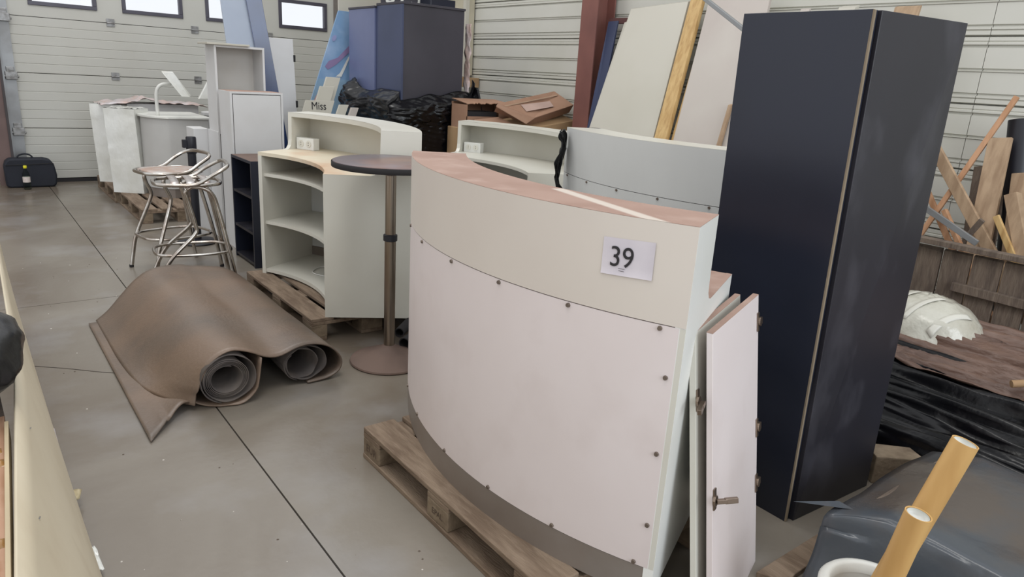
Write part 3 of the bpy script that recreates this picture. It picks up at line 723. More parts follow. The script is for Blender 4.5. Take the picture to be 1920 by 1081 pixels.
slabthing('blue_board', 'dark blue glossy tall board leaning beside the pale blue one', 'board', (2.67, 7.23, 0.0), (2.815, 7.21, 0.0), (2.43, 7.29, 2.6), (2.285, 7.31, 2.6), .02, m_blueglass)

# =================================================================== PODIUM, WRAPPED BOXES, FAR PALLETS
copy_tree(pal, (1.76, 8.26, 0), 0, 'light wooden pallet under the white curved podium')
copy_tree(pal, (1.73, 9.50, 0), 0, 'farthest wooden pallet, under the wrapped boxes near the roller door')
t = thing('podium', (2.03, 8.5, .144), 'white curved podium desk with an arm stand, behind the bar stools', 'podium')
def podium_poly(off, z):
    c_ = (2.02, 8.56); R = .43 + off; pts = []
    for i in range(19):
        a = radians(176 + (238 - 176) * i / 18); pts.append((c_[0] + R * cos(a), c_[1] + R * sin(a), z))
    x, y = pts[-1][0], pts[-1][1]
    pts += [(2.18 + off, 8.20 - off, z), (2.18 + off, 9.0, z), (c_[0] - R + .02, 9.0, z)]
    return pts
MB().extr(podium_poly(-.02, .144), (0, 0, .10)).build('plinth', m_plinth, t)
MB().extr(podium_poly(0, .244), (0, 0, .735)).build('body', m_podium, t, smooth=True, auto=True)
MB().extr(podium_poly(.025, .979), (0, 0, .022)).build('top_board', m_white, t, bevel=.003)
t2 = thing('screen_stand', (1.76, 8.32, 1.001), 'white bent arm stand with a wrapped tilted screen holder on the podium', 'stand')
MB().tube(smoothpath([(1.72, 8.36, 1.001), (1.72, 8.36, 1.2), (1.74, 8.36, 1.28), (1.79, 8.36, 1.32), (1.87, 8.36, 1.325)], 6), .018, 12).build('arm', m_white, t2, smooth=True)
MB().hexa([(1.78, 8.30, 1.44), (1.90, 8.33, 1.44), (2.03, 8.27, 1.20), (1.93, 8.20, 1.21)], [(1.78, 8.34, 1.455), (1.90, 8.37, 1.455), (2.05, 8.31, 1.22), (1.94, 8.24, 1.22)]).build('screen_holder', m_clearwrap, t2, bevel=.006)
# second podium behind right
t = thing('podium', (2.45, 8.9, .144), 'second white podium, mostly hidden behind the open white cabinet', 'podium')
MB().lathe([(.30, .144), (.30, .98), (.33, .982), (.33, 1.01)], (2.62, 8.85, 0), 40).build('body', m_whitecab, t, smooth=True, auto=True)
copy_tree(pal, (2.60, 8.75, 0), 0, 'pallet under the hidden second podium')
t2 = thing('screen_stand', (2.37, 8.8, 1.01), 'wrapped white screen holder rising left of the open white cabinet', 'stand')
MB().tube(smoothpath([(2.50, 8.75, 1.01), (2.50, 8.75, 1.22), (2.46, 8.74, 1.30), (2.40, 8.73, 1.31)], 6), .018, 12).build('arm', m_white, t2, smooth=True)
MB().hexa([(2.20, 8.62, 1.165), (2.46, 8.62, 1.165), (2.47, 8.70, 1.165), (2.21, 8.70, 1.165)], [(2.34, 8.66, 1.40), (2.45, 8.66, 1.40), (2.46, 8.72, 1.40), (2.35, 8.72, 1.40)]).build('screen_holder', m_clearwrap, t2, bevel=.01)
def wrapped_box(label, fl_, fr, depth, z0, z1, lean=(0, 0)):
    fl_ = Vector(fl_); fr = Vector(fr); d = (fr - fl_).normalized(); n = Vector((-d.y, d.x, 0)) * depth; up = Vector((lean[0], lean[1], z1 - z0))
    t = thing('wrapped_box', (fl_ + fr) / 2 + n / 2, label, 'wrapped box', 'boxes in stretch film by the roller door')
    t.location.z = z0
    c4 = [fl_, fr, fr + n, fl_ + n]
    s = MB()
    def side(a, b):
        def fn(u, v):
            p = a.lerp(b, u) + up * v; q = (b - a).normalized(); nn = Vector((q.y, -q.x, 0))
            return p + nn * (0.005 * nz(p.x * 5 + p.y * 5, p.z * 7) + 0.003 * nz(p.x * 18, p.z * 22 + p.y * 9))
        return fn
    for i in range(4): s.grid(side(c4[i], c4[(i + 1) % 4]), 16, 26)
    s.build('film_sides', m_clearwrap, t, smooth=True)
    s = MB(); ctr = sum(c4, Vector()) / 4 + up
    s.grid(lambda u, v: (c4[0].lerp(c4[1], u).lerp(c4[3].lerp(c4[2], u), v) + up) * 1.0 + Vector((0, 0, 0.02 * abs(nz(u * 6, v * 6, 5)))), 14, 14)
    s.build('film_top', m_clearwrap, t, smooth=True)
    return t
wrapped_box('nearer white box in stretch film, left of the podium', (1.303, 8.773, .145), (1.565, 8.575, .145), .30, .145, 1.045, (-.03, 0))
wrapped_box('farther white box in stretch film, next to the roller door', (1.285, 9.572, .145), (1.58, 9.36, .145), .5, .145, 1.04, (-.03, 0))
s = MB()
s.grid(lambda u, v: (1.34 + 1.15 * u, 9.34 + .55 * v, 1.06 + 0.05 * abs(nz(u * 9, v * 4, 2)) + .05 * math.exp(-((u - .42) / .1) ** 2) - 0.03 * (abs(u - .5) * 2) ** 4), 40, 14)
o = s.build('dusty_film', m_pinkwrap, smooth=True, solid=0.004); tag(o, 'crumpled pinkish dusty film lying over the boxes behind the podium', 'plastic film')
tag(MB().box(1.62, 2.4, 9.42, 9.88, 0.145, 1.055).build('white_box', m_whitecab, bevel=.004), 'white box under the crumpled dusty film behind the podium', 'box')

# =================================================================== BAG AND BOTTLE
t = thing('soft_case', (.66, 10.30, 0), 'black soft carrying case standing against the roller door', 'bag')
sh = [(.405, .02), (.44, 0), (.88, 0), (.915, .03), (.925, .14), (.905, .27), (.87, .325), (.80, .345), (.46, .345), (.42, .31), (.40, .25)]
MB().extr([(x, 10.22, z) for x, z in sh], (0, .17, 0)).build('case_body', m_bag, t, smooth=True, auto=True, bevel=.02)
MB().tube(smoothpath([(.54, 10.30, .34), (.565, 10.30, .375), (.62, 10.30, .392), (.675, 10.30, .378), (.705, 10.30, .34)], 6), .009, 8).build('handle', m_bag, t, smooth=True)
MB().tube([(.41, 10.212, .27), (.90, 10.212, .285)], .004, 6).build('zip', m_rubber, t)
t = thing('bottle', (.60, 10.10, 0), 'clear plastic bottle with a yellow cap in front of the black case', 'bottle')
MB().lathe([(.034, 0), (.038, .01), (.038, .07), (.035, .09), (.038, .11), (.038, .15), (.034, .18), (.022, .215), (.014, .235), (.014, .25)], (.60, 10.10, 0), 24).build('bottle_body', m_bottle, t, smooth=True)
MB().lathe([(.0388, .085), (.0388, .150)], (.60, 10.10, 0), 24, cap=False).build('label', mat('bottle_label', (206, 196, 190), 0.5, col2=(170, 70, 70), scale=14, lo=.62, hi=.66), t, smooth=True)
MB().lathe([(.0175, .248), (.0185, .25), (.0185, .275), (.016, .279)], (.60, 10.10, 0), 20).build('cap', m_yellow, t, smooth=True, auto=True)

# =================================================================== DARK BLUE CABINETS WITH BLACK FILM (centre back)
YC = 6.4; XC = 3.525
t = thing('blue_cabinet', (XC + .35, YC + .25, .144), 'front wide slate and blue cabinet rising from black film, behind the cream counters', 'cabinet', 'blue cabinets stacked at the back')
MB().box(XC, XC + .022, YC, YC + .52, .144, 2.215).build('side_panel', m_navy2, t, bevel=.001)
MB().box(XC + .022, XC + .72, YC + .012, YC + .52, .144, 2.215).build('cabinet_body', m_navyfar, t, bevel=.002)
MB().box(XC - .004, XC + .725, YC - .004, YC + .524, 2.215, 2.237).build('top_board', m_navyfar, t, bevel=.002)
t.location.z = .144
t = thing('blue_cabinet', (XC + .32, YC + .85, .144), 'second blue cabinet set back behind the slate one, window sheen painted into its colour', 'cabinet', 'blue cabinets stacked at the back')
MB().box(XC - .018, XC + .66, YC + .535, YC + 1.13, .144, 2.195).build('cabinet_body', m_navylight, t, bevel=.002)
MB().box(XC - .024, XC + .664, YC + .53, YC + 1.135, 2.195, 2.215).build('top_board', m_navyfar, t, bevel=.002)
copy_tree(pal, (XC + .30, YC + .60, 0), 0, 'pallet under the blue cabinets wrapped in black film')
# black film skirt
t = thing('black_film', (XC + .35, YC - .02, .15), 'crumpled black plastic film wrapped round the foot of the blue cabinets', 'plastic film')
def skirt(u, v):
    # path around the -X side and -Y side
    k = u
    if k < .42:
        f = k / .42; p = Vector((XC - .10, YC + 1.05 - f * 1.10, 0)); n = Vector((-1, 0, 0))
    elif k < .5:
        f = (k - .42) / .08; a = pi + f * pi / 2; p = Vector((XC - .02 + .08 * cos(a) , YC - .02 + .08 * sin(a), 0)); n = Vector((cos(a), sin(a), 0))
    else:
        f = (k - .5) / .5; p = Vector((XC + f * .80, YC - .10, 0)); n = Vector((0, -1, 0))
    ztop = 1.372 + .012 * sin(k * 30) + .035 * nz(k * 7, 1) - .05 * math.exp(-((k - .5) / .06) ** 2) + (.07 * max(0, k - .62) / .38) + .07 * math.exp(-((k - .05) / .05) ** 2)
    if k < .42: ztop += .04
    z = .15 + (ztop - .15) * v
    fold = .008 * nz(k * 8, z * 60 + k * 20, 1) + .006 * nz(k * 30, z * 22, 4) + .014 * nz(k * 5, z * 3, 9)
    bunch = .045 * math.exp(-((v - .88) / .09) ** 2) * (1 + .5 * nz(k * 14, z * 16, 7)) + .026 * abs(nz(k * 16 + z * 14, z * 26 - k * 8, 3)) * min(1, max(0, (v - .62) * 6)) + .035 * math.exp(-((k - .10) / .07) ** 2) * (v > .6)
    inward = -.10 * max(0, (v - .93) / .07)
    return p + n * (fold + bunch + inward + .02) + Vector((0, 0, z))
s = MB(); s.grid(skirt, 230, 150); s.build('film_skirt', m_blackplastic, t, smooth=True, solid=.003)
s = MB()
def tail(u, v):
    a = Vector((XC + .80, YC - .12, 0)); 
    z = 1.52 - u * 1.0
    return Vector((XC + .78 + .05 * v + .02 * nz(u * 8, v * 3), YC - .14 + .10 * sin(v * 3 + u * 5), z + .04 * sin(v * 5)))
s.grid(tail, 24, 8); s.build('film_tail', m_blackplastic, t, smooth=True, solid=.003)

# sign board on top of the cabinet
t = thing('number_sign', (3.75, 7.03, 2.215), 'dark grey sign board with white digits on top of the blue cabinets', 'sign')
MB().hexa([(3.62, 7.0, 2.237), (4.28, 7.0, 2.237), (4.28, 7.02, 2.237), (3.62, 7.02, 2.237)], [(3.62, 7.04, 2.62), (4.28, 7.04, 2.62), (4.28, 7.06, 2.62), (3.62, 7.06, 2.62)]).build('board', m_navyfar, t)
text('digits', '373', .30, m_white, frame((3.87, 7.003, 2.35), (1, 0, 0), (0, -1, 0.1)), t, .001)
o = MB().box(4.05, 4.35, 6.75, 6.97, 2.237, 2.34).build('flat_box', m_navy, bevel=.004); tag(o, 'dark flat box lying on the blue cabinet beside the number sign', 'box')
o = slabthing('white_panel', 'white panel standing behind the sign on the blue cabinets', 'panel', (4.1, 7.42, 2.216), (4.17, 7.42, 2.216), (4.17, 7.46, 2.9), (4.1, 7.46, 2.9), .015, m_slab) if False else None

# tall white panel left of the sign, behind posters
slabthing('white_board', 'plain white board standing behind the blue poster board', 'board', (3.56, 7.86, 0), (4.5, 7.86, 0), (4.5, 7.93, 2.9), (3.56, 7.93, 2.9), .015, m_slab)

# poster board leaning
t = thing('poster_board', (3.35, 7.68, 0), 'large blue printed poster board leaning left of the blue cabinets', 'poster')
pb = [Vector((2.62, 7.50, 0.0)), Vector((3.60, 7.50, 0.0)), Vector((3.98, 7.72, 2.19)), Vector((3.475, 7.72, 2.19))]
nb = Vector((0, .02, 0))
def pbp(u, z, off=0.0):
    f = z / 2.19; a = pb[0].lerp(pb[3], f); b = pb[1].lerp(pb[2], f); p = a.lerp(b, u); p.y -= off; return p
MB().hexa([pbp(0, 0), pbp(1, 0), pbp(1, 0) + nb, pbp(0, 0) + nb], [pbp(0, 2.19), pbp(1, 2.19), pbp(1, 2.19) + nb, pbp(0, 2.19) + nb]).build('board', m_poster, t, bevel=.001)
MB().hexa([pbp(0.0, .3, .003), pbp(1, .3, .003), pbp(1, .3, 0), pbp(0.0, .3, 0)], [pbp(0.0, 1.47, .003), pbp(1, 1.47, .003), pbp(1, 1.47, 0), pbp(0.0, 1.47, 0)]).build('lower_print', m_poster2, t)
def patch(name, pts, m, off=.004):
    P_ = [pbp(u, z, off) for u, z in pts]; MB().extr(P_, (0, .0015, 0)).build(name, m, t)
def blob(cu, cz, ru, rz_, n=16, tilt=0):
    return [(cu + ru * cos(a) * cos(tilt) - rz_ * .5 * sin(a) * sin(tilt), cz + rz_ * sin(a) + ru * .6 * cos(a) * sin(tilt)) for a in [2 * pi * i / n for i in range(n)]]
patch('red_band', [(.06, 1.60), (.13, 1.57), (.26, 1.63), (.44, 1.76), (.50, 1.83), (.42, 1.84), (.25, 1.70), (.10, 1.66)], mat('rosy_print', (140, 122, 160), .4))
patch('pink_flower', blob(.08, 1.90, .045, .035, 7), mat('pinkish_violet_print', (146, 150, 190), .4))
patch('white_stroke', [(.30, 1.50), (.40, 1.50), (.44, 1.60), (.49, 1.74), (.53, 1.80), (.50, 1.80), (.42, 1.66), (.36, 1.54)], m_white)
patch('hand_print', [(.02, 1.12), (.20, 1.12), (.19, 1.24), (.15, 1.35), (.10, 1.38), (.05, 1.28)], m_skin, .0065)
# leaning sign boards "Miss"
grp = 'narrow white boards leaning under the blue poster'
def lboard(label, x0, z0w, w, ztop, y, th, m, gtxt=None, k=.42):
    """board leaning to the right in the wall plane: x grows with height"""
    x1 = x0 + w
    o = thing('sign_board', (x0 + w / 2 - .3, y, 0), label, 'board', grp)
    f = lambda x, z: (x - k * (ztop - z) * .9, y + .16 * (z / ztop), z)
    b = [f(x0, 0.0), f(x1, 0.0)]; T = [f(x0, ztop), f(x1, ztop)]
    n = Vector((0, th, 0))
    MB().hexa([b[0], b[1], Vector(b[1]) + n, Vector(b[0]) + n], [T[0], T[1], Vector(T[1]) + n, Vector(T[0]) + n]).build('board', m, o, bevel=.002)
    if gtxt:
        p = Vector(f(x0 + w * .5, ztop - .055)); text('lettering', gtxt, .105, m_ink, frame(p - Vector((0, .003, 0)), (1, 0, 0), (0, -1, .1)), o, .0006, sx=.85)
lboard('white sign board lettered Miss leaning above the cream shelf counter', 2.755, 0, .30, 1.275, 6.74, .015, m_slab, 'Miss')
lboard('white board directly right of the one lettered Miss, with a dark edge', 2.93, 0, .155, 1.41, 6.80, .018, m_slab)
lboard('tallest of the narrow white leaning boards below the poster', 3.03, 0, .15, 1.50, 6.87, .025, m_slab)
lboard('short white board leaning left of the black film', 3.07, 0, .10, 1.245, 6.66, .02, m_slab, k=.5)
lboard('rightmost short white board leaning against the black film', 3.19, 0, .08, 1.22, 6.64, .03, m_slabpink, k=.5)

# beige board on the wall and small wooden bracket
o = MB().box(5.10, 5.19, 7.62, 8.95, 1.60, 3.0).build('wall_board', m_beigeboard, bevel=.004); tag(o, 'tall beige board fixed on the right wall behind the blue cabinets', 'board')
o = MB().box(5.05, 5.10, 7.60, 7.66, 1.58, 3.0).build('white_strip', m_slab); o.parent = None; tag(o, 'white upright strip along the edge of the beige wall board', 'strip')
o = MB().box(5.02, 5.19, 7.46, 7.72, 1.46, 1.575).build('wood_block', m_cardside, bevel=.004); tag(o, 'small wooden block on the wall under the beige board', 'block')
s = MB(); s.grid(lambda u, v: (4.30 + .03 * nz(u * 6, v * 9), 6.36 + .10 * u, 1.40 + .70 * v), 5, 20)
o = s.build('clear_film', m_pinkwrap, smooth=True, solid=.003); tag(o, 'strip of clear film hanging at the right edge of the blue cabinet', 'plastic film')

# =================================================================== CARDBOARD
o = MB().box(3.98, 5.08, 5.52, 6.25, 0, 1.10).build('storage_crate', m_cardside, bevel=.01); tag(o, 'big pale crate mostly hidden behind the cream counters, carrying cardboard boxes', 'crate')
def q(*a): return Vector(a)
t = thing('cardboard_box', (4.7, 5.7, 1.1), 'largest brown cardboard box with an open flap, tilted against the red column', 'cardboard box', 'cardboard boxes beside the red column')
F_, R2, A_, L_ = q(4.55, 5.56, 1.235), q(5.06, 5.56, 1.375), q(5.06, 5.88, 1.495), q(4.24, 5.76, 1.355)
dn = (L_ - F_).cross(R2 - F_).normalized()
if dn.z > 0: dn = -dn
dn *= .125
MB().hexa([F_ + dn, R2 + dn, A_ + dn, L_ + dn], [F_, R2, A_, L_]).build('carton', m_card, t, bevel=.006)
fo1, fo2 = q(4.12, 5.62, 1.335), q(4.42, 5.52, 1.185)
e_ = Vector((0, 0, -.006))
MB().hexa([F_ + e_, L_ + e_, fo1 + e_, fo2 + e_], [F_, L_, fo1, fo2]).build('flap', m_card, t)
g = lambda u, v: F_.lerp(R2, u).lerp(L_.lerp(A_, u), v) - dn.normalized() * .001
MB().hexa([g(.10, .35), g(.62, .22), g(.70, .52), g(.22, .70)], [p - dn.normalized() * .0015 for p in (g(.10, .35), g(.62, .22), g(.70, .52), g(.22, .70))]).build('label', mat('dusty_label', (178, 152, 140), .6), t)
MB().hexa([g(.0, .78), g(.95, .70), g(.95, .76), g(.0, .84)], [p - dn.normalized() * .0012 for p in (g(.0, .78), g(.95, .70), g(.95, .76), g(.0, .84))]).build('packing_tape', mat('brown_tape', (166, 136, 112), .35), t)
o = MB().hexa([q(4.40, 5.54, 1.101), q(5.06, 5.53, 1.101), q(5.07, 5.9, 1.101), q(4.35, 5.9, 1.101)], [q(4.40, 5.54, 1.125), q(5.06, 5.53, 1.22), q(5.07, 5.9, 1.30), q(4.35, 5.9, 1.19)]).build('cardboard_box', m_cardside, bevel=.005); tag(o, 'flat pale cardboard box under the largest one by the red column', 'cardboard box', 'cardboard boxes beside the red column')
t = thing('cardboard_box', (4.25, 6.05, 1.1), 'torn brown cardboard box with a dark opening, right of the black film', 'cardboard box', 'cardboard boxes beside the red column')
z0, z1 = 1.101, 1.345
x0_, x1_, y0_, y1_ = 3.99, 4.52, 5.92, 6.20
s = MB(); s.box(x0_, x1_, y0_, y0_ + .006, z0, 1.215); s.box(x0_, x1_, y1_ - .006, y1_, z0, z1); s.box(x0_, x0_ + .006, y0_, y1_, z0, z1 - .02); s.box(x1_ - .14, x1_, y0_ - .002, y0_ + .006, 1.215, z1); s.box(x1_ - .006, x1_, y0_, y1_, z0, z1); s.build('carton', m_card, t)
n_ = 30; top = [(x0_ + (x1_ - x0_) * i / n_, y0_ + .012 * random.random(), z1 - .012 + .014 * random.random() + .012 * i / n_) for i in range(n_ + 1)]
s = MB(); back = [(x, y1_, z1 + .03) for x, y, z in top]
s.add([*top, *back, *[(x, y, z - .006) for x, y, z in top], *[(x, y, z - .006) for x, y, z in back]],
      [(i, i + 1, n_ + 2 + i, n_ + 1 + i) for i in range(n_)] + [(2 * n_ + 2 + i, 3 * n_ + 3 + i, 3 * n_ + 4 + i, 2 * n_ + 3 + i) for i in range(n_)] + [(i, 2 * n_ + 2 + i, 2 * n_ + 3 + i, i + 1) for i in range(n_)])
s.build('torn_lid', m_card, t)
MB().box(x0_ + .01, x1_ - .15, y0_ + .03, y1_ - .01, z0, 1.26).build('dark_fill', m_rubber, t)  # dark block filling the carton behind its open front
o = MB().hexa([q(4.06, 5.60, 1.101), q(4.34, 5.58, 1.101), q(4.34, 5.86, 1.101), q(4.06, 5.88, 1.101)], [q(4.07, 5.66, 1.14), q(4.34, 5.60, 1.17), q(4.33, 5.86, 1.22), q(4.05, 5.88, 1.19)]).build('cardboard_box', m_card, bevel=.004)
tag(o, 'small crumpled cardboard box under the open flap of the largest box', 'cardboard box', 'cardboard boxes beside the red column')

# =================================================================== LEANING SLABS
def LP(y, z, off=0.0): return Vector((5.05 - .33 * (2.4 - z) - off, y, z))
def lslab(name, label, pts_bottom, pts_top, th, m, off=0.0, cat='panel', group='panels leaning on the right wall'):
    n = Vector((1, 0, .33)).normalized() * th
    a = [LP(*p, off) for p in pts_bottom]; b = [LP(*p, off) for p in pts_top]
    o = MB().hexa([a[0], a[1], a[1] + Vector((th, 0, 0)), a[0] + Vector((th, 0, 0))], [b[0], b[1], b[1] + n, b[0] + n]).build(name, m, bevel=.003)
    tag(o, label, cat, group); return o
# edges run: front = nearer camera (small y), back = larger y
lslab('ivory_panel', 'big ivory panel leaning against the wall right of the red column', [(4.93, 0.002), (3.98, 0.002)], [(4.84, 2.26), (4.20, 2.30)], .04, m_slab)
lslab('ivory_panel', 'narrow ivory panel showing behind the left edge of the big ivory panel', [(4.96, 0.002), (4.4, 0.002)], [(4.93, 2.15), (4.5, 2.17)], .03, m_slab, off=-.06)
lslab('wood_beam', 'thick yellow pine beam along the right edge of the big ivory panel', [(3.965, 0.002), (3.84, 0.002)], [(4.175, 2.36), (4.05, 2.36)], .05, m_timber, off=.015, cat='beam')
lslab('wood_batten', 'thinner pale pine batten leaning behind the thick yellow beam', [(3.86, 0.002), (3.80, 0.002)], [(3.99, 2.09), (3.94, 2.09)], .03, m_timber, off=-.04, cat='beam')
lslab('pinkish_panel', 'wide pinkish ivory panel leaning between the pine beam and the tall dark cabinet', [(3.76, 0.002), (3.10, 0.002)], [(3.99, 2.30), (3.42, 2.30)], .035, m_slabpink, off=.0)
lslab('wood_batten', 'slim pale batten in front of the pinkish panel, beside the tall dark cabinet', [(3.36, 0.002), (3.32, 0.002)], [(3.44, 1.50), (3.41, 1.50)], .03, m_timber2, off=.04, cat='beam')
lslab('ivory_panel', 'narrow cream board showing just above the tall dark cabinet, left end', [(3.0, 0.002), (2.95, 0.002)], [(3.13, 2.20), (3.06, 2.20)], .03, m_slabpink, off=.0)
lslab('ivory_panel', 'white square post end showing above the tall dark cabinet', [(2.75, 0.002), (2.63, 0.002)], [(2.84, 2.20), (2.72, 2.20)], .06, m_slab, off=.0)
lslab('wood_board', 'brown wooden board end showing above the tall dark cabinet', [(2.32, 0.002), (2.18, 0.002)], [(2.45, 2.19), (2.29, 2.19)], .03, m_timber2, off=.0)
o = MB().bar((4.20, 3.42, 2.225), (4.20, 2.52, 1.70), .028, .028).build('metal_rail', m_track, bevel=.003); tag(o, 'thin grey metal rail crossing diagonally in front of the pinkish panel', 'rail')
slabthing('dark_board', 'dark blue board standing between the red column and the ivory panels', 'board', (4.70, 5.14, 0), (4.70, 4.99, 0), (5.0, 4.97, 2.16), (5.04, 5.13, 2.16), .02, m_navy2)
s = MB(); s.tube(smoothpath([(3.86, 4.16, 1.232), (3.90, 4.12, 1.25), (3.98, 4.06, 1.255), (4.06, 4.0, 1.235)], 6), [.012] * 18 + [.006], 8)
o = s.build('black_strap', m_rubber, smooth=True); tag(o, 'scrap of black strap lying on top of the grey fronted counter', 'strap')
# black film rag hanging between the two rear counters
s = MB()
def rag(u, v):
    p = Vector((2.975, 3.315, 0)); z = 1.315 - .50 * u
    w = .035 + .10 * abs(sin(u * 5.0 + .2)) + .05 * nz(u * 9, 0)
    return p + Vector((-.045 + (v - .6) * w * .9 + .02 * sin(u * 9), -.02 + (v - .5) * w * .5 + .03 * nz(u * 6, v * 6), z + .02 * nz(v * 5, u * 9)))
s.grid(rag, 50, 12); o = s.build('black_rag', m_blackplastic, smooth=True, solid=.004); tag(o, 'torn strip of black film hanging at the left edge of the grey fronted counter', 'plastic film')

# =================================================================== LUMBER, CRATE WALL, BUNDLE (right)
t = thing('board_fence', (4.48, 1.2, 0), 'weathered grey board partition standing in front of the lumber on the right', 'wooden partition')
y = 2.25; i = 0
while y > -.9:
    w = .135 + .02 * random.random(); xo = .012 * random.random()
    MB().hexa([(4.48 + xo, y - w, 0), (4.50 + xo, y - w, 0), (4.50 + xo, y, 0), (4.48 + xo, y, 0)], [(4.48 + xo, y - w + .01, .80 - .03 * random.random()), (4.50 + xo, y - w + .01, .80), (4.50 + xo, y + .008, .80), (4.48 + xo, y + .008, .79)]).build('board', m_greywood, t, bevel=.003)
    y -= w + .008
MB().bar((4.465, 2.3, .835), (4.465, -.9, .815), .075, .03).build('top_rail', m_greywood, t, bevel=.003)
MB().bar((4.462, 1.55, .60), (4.462, -.9, .56), .035, .05).build('middle_rail', m_greywood, t, bevel=.003)
MB().bar((4.462, 2.3, .12), (4.462, -.9, .12), .035, .09).build('bottom_rail', m_greywood, t, bevel=.003)
def lum(name, label, top, low, w, th, m, xt=4.95, xb=4.62):
    """piece leaning on the wall, from its visible low point extended to the floor"""
    a = Vector((xt, top[0], top[1])); b = Vector((xb, low[0], low[1])); d = (b - a); 
    k = (a.z - .01) / (a.z - b.z); c_ = a + d * k; c_.x = max(c_.x, 4.56)
    o = MB().bar(c_, a, w, th, up=(1, 0, .2)).build(name, m, bevel=.003); tag(o, label, 'wood piece', 'lumber leaning on the right wall'); return o
lum('wood_batten', 'long thin reddish batten, tallest of the lumber by the wall', (1.63, 1.67), (1.88, .86), .030, .028, m_timber3, 4.98, 4.70)
lum('wood_plank', 'pale plank crossing the long reddish batten, beside the tall dark cabinet', (2.00, 1.38), (1.58, .90), .070, .022, m_timber2, 4.86, 4.66)
lum('wood_plank', 'widest pale plank standing in the middle of the lumber', (1.64, 1.43), (1.57, .86), .125, .025, m_timber2, 4.92, 4.68)
lum('wood_plank', 'darker narrow plank behind the widest plank', (1.73, 1.25), (1.66, .88), .060, .022, m_greywood, 4.97, 4.80)
lum('wood_plank', 'grey brown plank right of the widest plank', (1.50, 1.24), (1.42, .86), .085, .03, m_timber2, 4.94, 4.68)
lum('wood_post', 'thick round-edged post end on the right of the lumber', (1.47, 1.13), (1.34, .85), .070, .06, m_timber2, 4.80, 4.66)
lum('wood_plank', 'short yellowish plank below the thick post end', (1.505, 1.0), (1.40, .85), .035, .02, m_timber, 4.74, 4.62)
lum('wood_plank', 'short reddish plank emerging behind the tall dark cabinet', (1.98, 1.08), (1.80, .86), .035, .02, m_timber3, 4.90, 4.74)
lum('wood_batten', 'brown batten crossing low behind the partition top', (1.80, .98), (1.66, .80), .030, .03, m_timber3, 4.78, 4.66)
lum('wood_plank', 'dark offcut plank low behind the grey brown plank', (1.60, 1.16), (1.54, .84), .05, .02, m_greywood, 5.0, 4.84)
o = MB().bar((4.64, 1.60, .85), (4.62, 1.53, .98), .03, .022, up=(1, 0, 0)).build('wood_offcut', m_greywood, bevel=.002); tag(o, 'small dark offcut poking up over the partition rail', 'wood piece', 'lumber leaning on the right wall')
o = MB().bar((4.60, 2.14, 1.14), (4.60, 1.52, .845), .035, .02, up=(1, 0, 0)).build('metal_channel', m_track, bevel=.002); tag(o, 'light metal channel lying diagonally over the lumber, its end on the partition', 'metal channel')
s = MB(); s.lathe([(.075, 0), (.075, .02)], seg=4)
s = MB(); s.tube([(4.90, 1.32, .01), (5.06, 1.60, 1.54)], .070, 24); o = s.build('dark_roll', m_black, smooth=True, auto=True); tag(o, 'dark upright roll leaning on the wall at the right edge', 'roll')

# big bundle in film
t = thing('wrapped_bundle', (3.85, .7, 0), 'long bundle in dusty brown and black film on the floor beside the tall dark cabinet', 'wrapped bundle')
PR = prof([(3.12, .01), (3.20, .12), (3.34, .22), (3.50, .30), (3.66, .36), (3.82, .42), (3.98, .455), (4.18, .46), (4.36, .44), (4.42, .30)], 6)
def bun(u, v, lo, hi, amp, zoff=0.0, flow=1.0):
    k = (lo + (hi - lo) * u) * (len(PR) - 1); i = int(min(k, len(PR) - 2)); p = PR[i].lerp(PR[i + 1], k - i)
    y = 1.72 - 2.67 * v
    a = 1 if 0 < u < 1 else 1
    r1 = nz(y * 1.1 + k * .05, k * .55, 1.0); r2 = nz(y * 1.5 + k * .25, k * 1.5, 5.0); r3 = abs(nz(y * 2.6 - k * .3, k * 1.3, 8))
    d = amp * (r1 * .9 + r2 * .6 - r3 * .5)
    return (p.x - d * .6, y, max(.006, p.y + d + zoff))
s = MB(); s.grid(lambda u, v: bun(u, v, 0, .56, .06), 70, 130); s.build('black_wrap', m_blackplastic, t, smooth=True, solid=.003)
s = MB(); s.grid(lambda u, v: (lambda p: (p[0], p[1], p[2] + .020 * abs(nz(p[0] * 26 + p[1] * 5, p[1] * 3.0, 4)) - .016 * abs(nz(p[0] * 14 - p[1] * 4, p[1] * 2.2, 9))))(bun(u + .012 * sin(v * 31), v, .40 + .05 * nz(v * 7, 3), .985, .045, .024)), 70, 130); s.build('brown_dusty_sheet', m_browntop, t, smooth=True, solid=.003)
s = MB(); s.grid(lambda u, v: (3.30 + .55 * u + .05 * nz(v * 4, u * 2, 2), .72 - .75 * v, .36 + .10 * u + .05 * nz(u * 4, v * 9, 3) + .02 * nz(u * 10, v * 20, 3)), 24, 40); s.build('clear_film_fold', mat('brown_tinted_film', (122, 104, 94), .25, col2=(98, 82, 74), scale=5, bump=.4, bscale=12), t, smooth=True, solid=.003)
MB().tube([(3.60, .92, .425), (3.66, .86, .44)], .017, 14).build('cardboard_core', m_cardside, t, smooth=True, auto=True)
MB().box(3.5, 4.35, -.8, 1.68, .0, .22).build('bundle_core', m_navyside, t)
